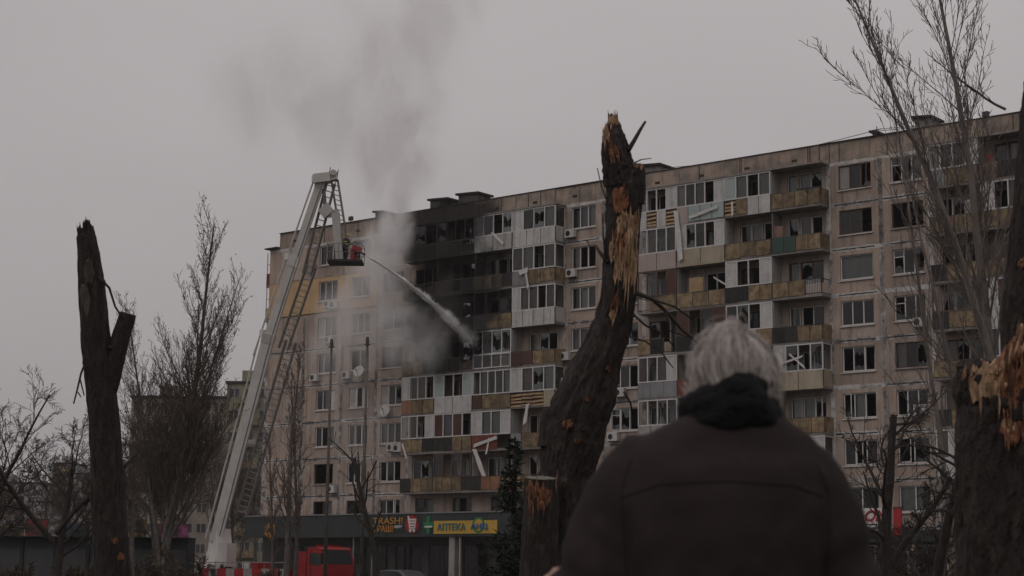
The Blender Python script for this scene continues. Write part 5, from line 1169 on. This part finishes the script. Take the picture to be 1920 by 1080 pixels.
seam([(BX - .165, 0, 1.515), (BX - .187, 0, 1.45), (BX - .182, 0, 1.38), (BX - .176, 0, 1.28)]); seam([(BX + .165, 0, 1.51), (BX + .19, 0, 1.45), (BX + .187, 0, 1.37), (BX + .18, 0, 1.28)])
bm.free()
# strap at his left side
b = MB(); b.tube([L2(1118, 912, .03), L2(1085, 958, .03), L2(1062, 1000, .06), L2(1060, 1040, .12), L2(1070, 1080, .15)], .008, 8); b.build('bag_strap', m_scarf, man, smooth=True)
# trousers and shoes (below the frame)
tq = []
for q in (-1, 1):
    hip = Vector((BX + q * .095, 0, .95)); kn = Vector((BX + q * .11, .01, .50)); an = Vector((BX + q * .12, -.01, .07)); tq.append(tube_mb([hip, hip.lerp(kn, .5), kn, an], [.105, .092, .075, .066], 16))
    sh = MB(); sh.loft([[an + Vector((sx * .045 + q * .01 * t, t * .19 - .06, z)) for sx, z in ((-1, -.068), (1, -.068), (1, -.02 + .02 * (1 - t)), (.5, .02 * (1 - t) - .005), (-.5, .02 * (1 - t) - .005), (-1, -.02 + .02 * (1 - t)))] for t in (0, .3, .7, 1.0, 1.15)]); sh.build('shoe', m_shoe, man, smooth=True)
fuse(tq, 'trousers', m_trous, .012, man, 3)
# scarf: three slack turns of wool
sc_ = []
for (z, rx, ry, r, tx, ty, ph) in ((1.582, .066, .080, .034, .006, -.01, 0), (1.610, .060, .082, .034, -.012, .012, 1.3), (1.634, .052, .080, .026, .012, .012, 2.4), (1.592, .074, .084, .026, -.008, .02, 4)):
    n = 36; pts = [(hcx - .010 + rx * math.cos(2 * PI * i / n), -.008 + ry * math.sin(2 * PI * i / n), z + tx * math.cos(2 * PI * i / n) + ty * .5 * math.sin(2 * PI * i / n + ph)) for i in range(n + 1)]
    sc_.append(tube_mb(pts, [r * (1 + .14 * math.sin(5 * i / n * 2 * PI + ph)) for i in range(n + 1)], 12))
sc_.append(loft_mb([ell(hcx - .008, 0, z, rx, rx * .95, 24) for z, rx in ((1.54, .08), (1.6, .07), (1.64, .06), (1.655, .05))]))
def wool(co): return noise.noise((co.x * 26, co.y * 26, co.z * 48)) * .006 + noise.noise((co.x * 60, co.y * 60, co.z * 90)) * .003
fuse(sc_, 'scarf', m_scarf, .007, man, 4, wool)
# hair: a cap over the scalp and thousands of strands that fall from the crown
hb = loft_mb([ell(hcx, HY - .004 + o, hcz + z, rx, ry, 24) for z, rx, ry, o in ((-.045, .064, .070, -.022), (-.02, .068, .085, -.014), (.02, .072, .098, -.010), (.06, .072, .100, -.010), (.095, .060, .080, -.012), (.118, .038, .048, -.012), (.127, .004, .005, -.012))])
hs_ = MB(); rg = random.Random(77); cc = Vector((hcx, HY - .012, hcz + .02))
crown = Vector((.35, -.25, .85)).normalized()
def surf(dv, add=0.0):
    dv = dv.normalized(); return cc + Vector((dv.x * (.072 + add), dv.y * (.103 + add), dv.z * (.108 + add)))
locks = [Vector((rg.gauss(0, 1), rg.gauss(0, 1), rg.gauss(0, 1))).normalized() for _ in range(230)]
lockd = [(rg.gauss(0, .35), rg.uniform(.7, 1.25), rg.uniform(.0, .010)) for _ in locks]
for i in range(7000):
    u_ = rg.uniform(-.70, 1); a = rg.uniform(0, 2 * PI); s = math.sqrt(1 - u_ * u_); dv = Vector((s * math.cos(a), s * math.sin(a), u_))
    if dv.y > .35 and dv.z < .35: continue            # leave the face free
    k0 = max(range(len(locks)), key=lambda k: locks[k].dot(dv)); lk = locks[k0]; ld = lockd[k0]
    q = dv.lerp(lk, .25).normalized(); n = 7; L_ = rg.uniform(.06, .11) * ld[1]; pts = []
    lift = ld[2] + rg.uniform(.001, .007) + (rg.uniform(.006, .018) if rg.random() < .07 else 0)
    for k in range(n):
        f = k / (n - 1); pts.append(surf(q, .001 + lift * math.sin(min(1, f * 1.3) * 2.0)))
        t2 = (q - crown * q.dot(crown)); t2 = t2.normalized() if t2.length > .05 else perp(crown, rg)
        tang = t2 - q * t2.dot(q); sw = crown.cross(t2) * (.5 + ld[0])
        pull = (surf(lk) - surf(q)) * .0
        q = (q + (tang + sw * (1 - .6 * f) + Vector((rg.gauss(0, .12), rg.gauss(0, .12), -.4))) * (L_ / .1 / (n - 1))).normalized()
    hs_.tube(pts, [.0010, .0011, .0011, .001, .0008, .0006, .0003], 3, cap=False)
hair = hs_.build('hair', m_hair, man, smooth=True, fix=False); hair['kind'] = 'stuff'
fuse([hb], 'hair_cap', mat('grey_underhair', (.17, .145, .13), .8, .3, 40), .006, man, 3)
# ---- firefighter in the cage
m_ffj = mat('dark_turnout_coat', (.03, .03, .034), .9, .25, 6)
def firefighter(loc, rz, label, s=1.0):
    root = empty('person', loc, rz); tag(root, label, 'person'); ms = head_mbs(0, .06, 1.56, 1.0) + [tube_mb([(0, 0, 1.36), (0, .05, 1.5)], [.06, .055], 10)]
    ms.append(loft_mb([ell(0, y, z, rx, ry, 18, 2.4) for z, rx, ry, y in ((.82, .17, .12, -.05), (1.0, .17, .13, -.03), (1.2, .19, .13, 0), (1.35, .18, .11, .02), (1.42, .08, .07, .03))]))
    for q in (-1, 1):
        sh, el, wr = Vector((q * .19, .02, 1.34)), Vector((q * .26, .14, 1.10)), Vector((q * .15, .38, 1.08)); ms.append(tube_mb([sh, sh.lerp(el, .5), el, wr], [.06, .055, .048, .036], 10)); ms += hand(wr, (q * -.2, 1, .1), (0, 0, 1), 1.0, .9, -q)
        ms.append(tube_mb([(q * .1, -.05, .86), (q * .12, .06, .47), (q * .12, -.02, .09), (q * .12, .12, .05)], [.095, .07, .055, .045], 10))
    fuse(ms, 'body', m_skin, .014, root, 2)
    js = [loft_mb([ell(0, y, z, rx, ry, 18, 2.4) for z, rx, ry, y in ((.66, .22, .17, -.04), (.82, .21, .16, -.05), (1.0, .20, .16, -.03), (1.2, .215, .16, 0), (1.36, .20, .135, .02), (1.46, .10, .09, .035))])]
    for q in (-1, 1):
        sh, el, wr = Vector((q * .19, .02, 1.34)), Vector((q * .26, .14, 1.10)), Vector((q * .165, .36, 1.08)); js.append(tube_mb([sh, sh.lerp(el, .5), el, wr], [.085, .08, .07, .055], 12)); js.append(tube_mb([(q * .1, -.05, .86), (q * .12, .06, .47), (q * .12, -.02, .12)], [.115, .09, .08], 12))
    fuse(js, 'jacket', m_ffj, .016, root, 3)
    b = MB()
    for z, r in ((1.18, .222), (1.02, .206)): b.loft([ell(0, -.01, z + dz, r, .172, 18, 2.4) for dz in (-.03, .03)], cap=False)
    b.loft([ell(0, .03, z, rx, rx * .7, 18, 2.4) for z, rx in ((1.32, .212), (1.44, .13))], cap=False); b.build('reflective_band', m_hiv, root)
    b = MB(); b.loft([ell(0, .05, z, rx, rx * 1.18, 20) for z, rx in ((1.585, .145), (1.60, .125), (1.66, .118), (1.70, .095), (1.725, .05), (1.73, .005))]); b.build('helmet', m_hiv, root, smooth=True)
CW = truck.matrix_world @ cp(0, 0, .05)
firefighter(CW + Vector((-.02, -.1, 0)), -1.0, 'firefighter with yellow-green helmet standing in the rescue cage')
# ================================================================== BACKGROUND
m_far = mat('far_panel_wall', (.30, .255, .22), .92, .15, .4, streak=.3); m_farg = mat('far_greenish_wall', (.25, .235, .165), .92, .15, .4, streak=.3); m_fart = mat('far_pale_tower', (.32, .31, .32), .92, .1, .3); m_fwin = mat('far_window', (.05, .05, .055), .3, .2, 1, rnd=.5)
def far_block(x0, x1, ytop, d, storeys, ncol, m, label, rz=0.0, depth=12):
    a = gnd(x0, d); e = gnd(x1, d); top = pix((x0 + x1) / 2, ytop, d).z; wd = (e - a).length; root = empty('apartment_building', (a + e) / 2, rz); tag(root, label, 'apartment block')
    b = MB(); b.box(-wd / 2, wd / 2, 0, depth, 0, top); b.build('wall', m, root)
    b = MB(); b.box(-wd / 2 - .2, wd / 2 + .2, -.2, depth + .2, top, top + .35); rf = b.build('roof', m_roof, root)
    b = MB(); b.box(-wd * .25, -wd * .25 + 2.5, 3, 6, top + .35, top + 2.2); b.build('lift_housing', m, rf)
    fh = top / storeys; proto = None; cwid = wd / ncol
    for k in range(storeys):
        for c in range(ncol):
            loc = (-wd / 2 + cwid * (c + .5), 0, fh * (k + .35))
            if proto is None:
                b = MB(); b.box(-.62, .62, -.03, .02, 0, 1.3); proto = b.build('window', m_fwin, root); proto.location = loc
                b = MB(); b.box(-.05, .05, -.05, -.031, .05, 1.25); b.box(-.66, .66, -.06, -.031, -.06, .0); b.box(-.66, .66, -.05, -.031, 1.25, 1.33); fr = b.build('window_frame', m_fart, proto)
            else:
                w_ = copy_of(proto, root, loc); copy_of(fr, w_)
    for k in range(1, storeys):   # one column of balconies
        loc = (-wd / 2 + cwid * (ncol // 2 + .5), -.5, fh * k + .2); b = MB(); b.box(-1.5, 1.5, -.6, .45, 0, 1.0); o = b.build('balcony', P_YEL if k % 3 else P_PAL, root); o.location = loc
    return root
far_block(232, 412, 741, 250, 9, 7, m_far, 'hazy beige apartment block far behind the tall poplar')
far_block(413, 500, 713, 236, 9, 3, m_farg, 'hazy greenish apartment block far behind the boom foot')
far_block(88, 130, 868, 420, 12, 3, m_fart, 'pale tower block far off at the left edge')
far_block(-40, 62, 905, 380, 8, 5, m_fart, 'low pale block far off behind the leftmost trees')
far_block(135, 200, 888, 360, 9, 4, m_far, 'hazy beige block far off just left of the broken left trunk')
# kiosks with bright boards along the street at left
kc = [(.42, .22, .05), (.25, .03, .03), (.04, .14, .24), (.06, .2, .1), (.45, .30, .06), (.30, .08, .18), (.4, .16, .04), (.08, .1, .22)]
m_kiosk = mat('dark_kiosk_wall', (.035, .038, .042), .8, .25, 1)
kl = ['orange', 'dark red', 'blue', 'green', 'yellow', 'pink', 'rust orange', 'navy']
kw = [('leftmost kiosk of the street row'), ('second kiosk of the row'), ('kiosk behind the small dark tree'), ('kiosk left of the broken left trunk'), ('kiosk half behind the broken left trunk'), ('kiosk at the poplar foot'), ('kiosk right of the poplar foot'), ('kiosk beside the boom foot')]
for i in range(6):
    x = -20 + i * 62; d = 98; p = gnd(x + 31, d); root = empty('market_kiosk', p, .04 * math.sin(i * 3)); tag(root, 'dark %s with a %s signboard' % (kw[i], kl[i]), 'kiosk', 'kiosks along the street')
    b = MB(); b.box(-.9, .9, 0, 2.6, 0, 3.15); b.build('wall', m_kiosk, root)
    mm = mat('kiosk_board_' + str(i), kc[i], .8, .4, 1.3, c2=(.03, .03, .03), c2_amt=.95, c2_scale=1.6)
    b = MB(); b.box(-.88, .88 - .5 * (i % 3 == 1), -.12, 0, 3.2, 3.7 + .25 * ((i * 5) % 3)); b.build('signboard', mm, root)
    b = MB(); b.box(-.95, .95, -.6, 2.65, 3.15, 3.2); b.build('roof', m_roof, root)
    b = MB(); b.box(-.75, .75, -.05, -.002, .9, 2.5); b.build('shutter', m_dframe, root)
# parked cars: only their roofs rise above the lower edge of the picture
def car(px, d, rz, col, label):
    root = empty('parked_car', gnd(px, d), rz); tag(root, label, 'car', 'parked cars'); m = mat('car_paint_' + col, dict(grey=(.16, .16, .17), dark=(.04, .042, .05))[col], .3, .08, 1, spec=.6); L_, W2 = 4.3, .88
    prof = [(-2.15, .45), (-2.15, .8), (-1.95, .95), (-1.1, 1.0), (-.6, 1.42), (.1, 1.5), (.9, 1.46), (1.6, 1.05), (2.1, .98), (2.15, .6), (2.1, .4)]
    b = MB(); b.prism(prof, -W2, W2); body = b.build('body', m, root)
    bv = body.modifiers.new('b', 'BEVEL'); bv.width = .09; bv.segments = 3; bv.limit_method = 'ANGLE'; bv.angle_limit = .4
    gm = mat('dark_vehicle_glass', (.03, .033, .036), .15, .1, 1)
    for s in (-1, 1):
        b = MB(); b.prism([(-.95, 1.02), (-.52, 1.38), (.1, 1.43), (.85, 1.39), (1.4, 1.05)], s * (W2 + .003), s * (W2 + .012)); b.build('side_window', gm, body)
        for x in (-1.35, 1.35):
            b = MB(); b.tube([(x, s * (W2 - .2), .32), (x, s * (W2 + .02), .32)], .32, 16); wh = b.build('wheel', m_tyre, root); b = MB(); b.tube([(x, s * (W2 + .021), .32), (x, s * (W2 + .03), .32)], .2, 12); b.build('rim', m_fprof, wh)
        b = MB(); b.box(-2.17, -2.12, s * .62 - .16, s * .62 + .16, .66, .8); b.build('headlight', c_wh, root); b = MB(); b.box(2.12, 2.17, s * .62 - .16, s * .62 + .16, .75, .92); b.build('tail_light', c_rd, root)
        b = MB(); b.box(-.85, -.68, s * (W2 + .02), s * (W2 + .2), 1.0, 1.14); b.build('mirror', m, root)
    b = MB(); b.add([(-1.06, -.7, 1.02), (-1.06, .7, 1.02), (-.63, .62, 1.415), (-.63, -.62, 1.415)], [(0, 1, 2, 3)])
    for v in range(4): b.v[v] = (b.v[v][0] - .03, b.v[v][1], b.v[v][2] + .02)
    b.build('windscreen', gm, root)
car(745, 95, -TH, 'dark', 'dark parked car before the shop under the cart emblem')
# roof cables
for i, (zz, wo, lb) in enumerate(((28.75, -2.2, 'upper thin cable strung along the roof at right'), (28.35, -1.0, 'lower thin cable strung along the roof at right'))):
    b = MB(); b.tube([W(9 + 37 * t / 24, wo, zz - .5 * math.sin(PI * ((t % 12) / 12))) for t in range(25)], .022, 5); o = b.build('roof_cable', m_fprof, smooth=True); tag(o, lb, 'cable', 'cables above the roof')
    for k in range(3): pass
for k in range(3):
    u = 9 + 18.5 * k; root = empty('cable_post', W(u, -1.6, ROOF - .02), -TH); tag(root, ('first', 'second', 'third')[k] + ' thin cable post on the roof counted from the splintered trunk', 'post', 'cable posts'); b = MB(); b.tube([(0, 0, 0), (0, 0, 28.8 - ROOF)], .03, 6); b.build('post_shaft', m_dmet, root); b = MB(); b.beam((0, -.7, 28.4 - ROOF), (0, .7, 28.8 - ROOF), .05); b.build('crossarm', m_dmet, root)
# ================================================================== SMOKE, WATER, HAZE
def smoke_mat(name, dens, col, lo, hi, nscale, seed, aniso=.3, pw=1.4):
    m = bpy.data.materials.new(name); m.use_nodes = True; t = m.node_tree; t.nodes.clear(); N = t.nodes.new; L = t.links.new
    o = N('ShaderNodeOutputMaterial'); pv = N('ShaderNodeVolumePrincipled'); pv.inputs['Color'].default_value = rgb(col); pv.inputs['Anisotropy'].default_value = aniso; pv.inputs['Density Attribute'].default_value = ''
    tcn = N('ShaderNodeTexCoord'); ln = N('ShaderNodeVectorMath'); ln.operation = 'LENGTH'; geo = N('ShaderNodeNewGeometry')
    mpn = N('ShaderNodeMapping'); mpn.inputs['Location'].default_value = (seed, seed * 2, 0); mpn.inputs['Scale'].default_value = (nscale, nscale, nscale * .6); L(geo.outputs['Position'], mpn.inputs[0])
    nz = N('ShaderNodeTexNoise'); nz.inputs['Scale'].default_value = 1; nz.inputs['Detail'].default_value = 4; nz.inputs['Roughness'].default_value = .6; nz.inputs['Distortion'].default_value = .8; L(mpn.outputs[0], nz.inputs['Vector'])
    # the billows push the edge of the cloud in and out
    L(tcn.outputs['Object'], ln.inputs[0])
    ad = N('ShaderNodeMath'); ad.operation = 'MULTIPLY_ADD'; ad.inputs[1].default_value = .9; L(nz.outputs['Fac'], ad.inputs[0]); L(ln.outputs['Value'], ad.inputs[2])
    fo = N('ShaderNodeMapRange'); fo.interpolation_type = 'SMOOTHSTEP'; fo.inputs['From Min'].default_value = .45; fo.inputs['From Max'].default_value = 1.3; fo.inputs['To Min'].default_value = 1; fo.inputs['To Max'].default_value = 0; L(ad.outputs[0], fo.inputs['Value'])
    ed = N('ShaderNodeMapRange'); ed.interpolation_type = 'SMOOTHSTEP'; ed.inputs['From Min'].default_value = .6; ed.inputs['From Max'].default_value = .98; ed.inputs['To Min'].default_value = 1; ed.inputs['To Max'].default_value = 0; L(ln.outputs['Value'], ed.inputs['Value'])
    mr = N('ShaderNodeMapRange'); mr.inputs['From Min'].default_value = lo; mr.inputs['From Max'].default_value = hi; mr.inputs['To Min'].default_value = 1.6; mr.inputs['To Max'].default_value = .15; L(nz.outputs['Fac'], mr.inputs['Value'])
    m1 = N('ShaderNodeMath'); m1.operation = 'MULTIPLY'; L(fo.outputs[0], m1.inputs[0]); L(mr.outputs[0], m1.inputs[1]); m3 = N('ShaderNodeMath'); m3.operation = 'MULTIPLY'; L(m1.outputs[0], m3.inputs[0]); L(ed.outputs[0], m3.inputs[1])
    m2 = N('ShaderNodeMath'); m2.operation = 'MULTIPLY'; m2.inputs[1].default_value = dens; L(m3.outputs[0], m2.inputs[0]); L(m2.outputs[0], pv.inputs['Density']); L(pv.outputs[0], o.inputs['Volume']); return m
smk = empty('smoke', W(-8, 2, 15)); tag(smk, 'grey smoke rising from the burnt flats and drifting up over the roof', 'smoke', kind='stuff')
bmv = bmesh.new(); bmesh.ops.create_icosphere(bmv, subdivisions=3, radius=1.0); sm_me = bpy.data.meshes.new('smoke_billow'); bmv.to_mesh(sm_me); bmv.free()
bpy.context.view_layer.update()
def puff(px, py, wo, rx, rz, dens, col=(.975, .965, .963), nscale=.35, seed=0, ry=None, tilt=0.0):
    u, z = fac(px, py, wo); me = sm_me.copy(); me.materials.append(smoke_mat('smoke_' + str(seed), dens, col, .35, .65, nscale, seed)); o = bpy.data.objects.new('smoke_billow', me); COL.objects.link(o); o.parent = smk
    o.matrix_parent_inverse = smk.matrix_world.inverted(); o.location = W(u, wo, z); o.rotation_euler = (0, tilt, -TH); o.scale = (rx, ry or rx, rz)
puff(705, 560, 3.6, 5.2, 7.4, .80, seed=1, ry=2.2, nscale=.3)
puff(715, 470, 4.4, 3.4, 4.4, .42, seed=12, ry=2.0, nscale=.4)
puff(745, 430, 3.0, 2.0, 4.6, 1.5, seed=2, ry=1.9, nscale=.5)
puff(735, 300, 2.4, 6.2, 6.4, .40, seed=3, ry=2.8, nscale=.4, col=(.88, .845, .84))
puff(745, 150, 2.0, 9.5, 8.5, .16, seed=4, ry=4.0, nscale=.28, col=(.86, .83, .83))
puff(775, -10, 2.0, 11.0, 9.5, .12, seed=5, ry=5.0, nscale=.25, col=(.86, .83, .83))
puff(540, 180, 2.0, 14.0, 8.5, .13, seed=6, ry=5.0, nscale=.2, col=(.85, .83, .83), tilt=.4)
puff(775, 645, 2.8, 5.0, 3.6, .55, seed=7, ry=1.6, nscale=.6)
puff(640, 640, 4.0, 4.5, 7.0, .36, seed=8, ry=2.5, nscale=.3)
puff(690, 800, 3.5, 6.0, 5.0, .05, seed=9, ry=2.5, nscale=.3)
puff(835, 575, 2.4, 3.2, 4.0, .35, seed=10, ry=1.2, nscale=.5, col=(.22, .2, .2))
# water jet from the monitor to the burning flat
u, z = fac(892, 646, .6); J1 = W(u, .6, z); J0 = JET0
def jet(t): p = J0.lerp(J1, t); p.z += 2.1 * t * (1 - t) * 0.9; return p
m = bpy.data.materials.new('spray_water'); m.use_nodes = True; t = m.node_tree; t.nodes.clear(); o_ = t.nodes.new('ShaderNodeOutputMaterial'); pv = t.nodes.new('ShaderNodeVolumePrincipled'); pv.inputs['Color'].default_value = (.93, .92, .92, 1); pv.inputs['Anisotropy'].default_value = .2
geo = t.nodes.new('ShaderNodeNewGeometry'); nz = t.nodes.new('ShaderNodeTexNoise'); nz.inputs['Scale'].default_value = 2.2; nz.inputs['Detail'].default_value = 3; mr = t.nodes.new('ShaderNodeMapRange'); mr.inputs['From Min'].default_value = .35; mr.inputs['From Max'].default_value = .65; mr.inputs['To Min'].default_value = .0; mr.inputs['To Max'].default_value = .8
t.links.new(geo.outputs['Position'], nz.inputs['Vector']); t.links.new(nz.outputs['Fac'], mr.inputs['Value']); t.links.new(mr.outputs[0], pv.inputs['Density']); t.links.new(pv.outputs[0], o_.inputs['Volume'])
jt = empty('water_jet', J0); tag(jt, 'white water jet arcing from the rescue cage to the burnt balconies', 'water', kind='stuff')
bpy.context.view_layer.update()
for k, (t_, hl, rr, dn) in enumerate(((.28, 2.2, .26, 2.6), (.50, 2.4, .40, 2.0), (.72, 2.6, .60, 1.3), (.92, 2.4, .95, .6))):    # fine spray around the jet
    me = sm_me.copy(); me.materials.append(smoke_mat('spray_' + str(k), dn, (.97, .965, .965), .35, .65, 1.1, 30 + k)); o = bpy.data.objects.new('spray_mist', me); COL.objects.link(o); o.parent = jt; o.matrix_parent_inverse = jt.matrix_world.inverted()
    dv = (jet(min(1, t_ + .06)) - jet(t_ - .06)).normalized(); o.location = jet(t_); o.rotation_euler = dv.to_track_quat('X', 'Z').to_euler(); o.scale = (hl, rr, rr)
rg = random.Random(5); m_drop = mat('water_drop', (1, 1, 1), .25, .02, 1)
side_j = (J1 - J0).cross(Vector((0, 0, 1))).normalized()
for k in range(9):    # ropes of water that fray along the arc
    a = rg.uniform(0, 2 * PI); s0 = rg.uniform(.0, .6); pts = []; L_ = rg.uniform(.25, .75); t0 = rg.uniform(0, .25)
    for i in range(30):
        t_ = t0 + (min(1, t0 + L_) - t0) * i / 29; sp = .02 + .26 * t_ * s0; ph = a + 1.5 * noise.noise((k * 7, t_ * 4, 0)); pts.append(jet(t_) - J0 + side_j * math.cos(ph) * sp + Vector((0, 0, math.sin(ph) * sp)))
    b = MB(); b.tube(pts, [.030 * (1 - .75 * i / 29) + .004 for i in range(30)], 5); b.build('water_stream', m_drop, jt, smooth=True)
b = MB()
for i in range(4200):
    t_ = rg.random() ** .75 * 1.03
    if rg.random() < (t_ - .7) * 1.6: continue
    c = jet(t_) - J0; s = .02 + .36 * t_ ** 1.35; p = c + Vector((rg.gauss(0, s * .5), rg.gauss(0, s * .5), rg.gauss(-.10 * t_, s * .55))); r = rg.uniform(.004, .013) * (1 + .5 * t_); dv = (jet(min(1, t_ + .02)) - jet(t_)).normalized() * r * rg.uniform(4, 14)
    b.add([p - dv, p + Vector((0, 0, r)), p + dv, p - Vector((0, 0, r)), p + side_j * r, p - side_j * r], [(0, 4, 1), (4, 2, 1), (0, 3, 4), (4, 3, 2), (0, 1, 5), (1, 2, 5), (0, 5, 3), (5, 2, 3)])
o = b.build('water_drops', m_drop, jt, fix=False); o['kind'] = 'stuff'
# air: thin winter haze
m = bpy.data.materials.new('haze_air'); m.use_nodes = True; t = m.node_tree; t.nodes.clear(); o_ = t.nodes.new('ShaderNodeOutputMaterial'); pv = t.nodes.new('ShaderNodeVolumePrincipled'); pv.inputs['Color'].default_value = (.86, .835, .84, 1); pv.inputs['Density'].default_value = .0002; pv.inputs['Anisotropy'].default_value = .2; t.links.new(pv.outputs[0], o_.inputs['Volume'])
b = MB(); b.box(-260, 260, -60, 520, -1, 62); tag(b.build('haze', m), 'thin grey winter haze filling the air', 'haze', kind='stuff')
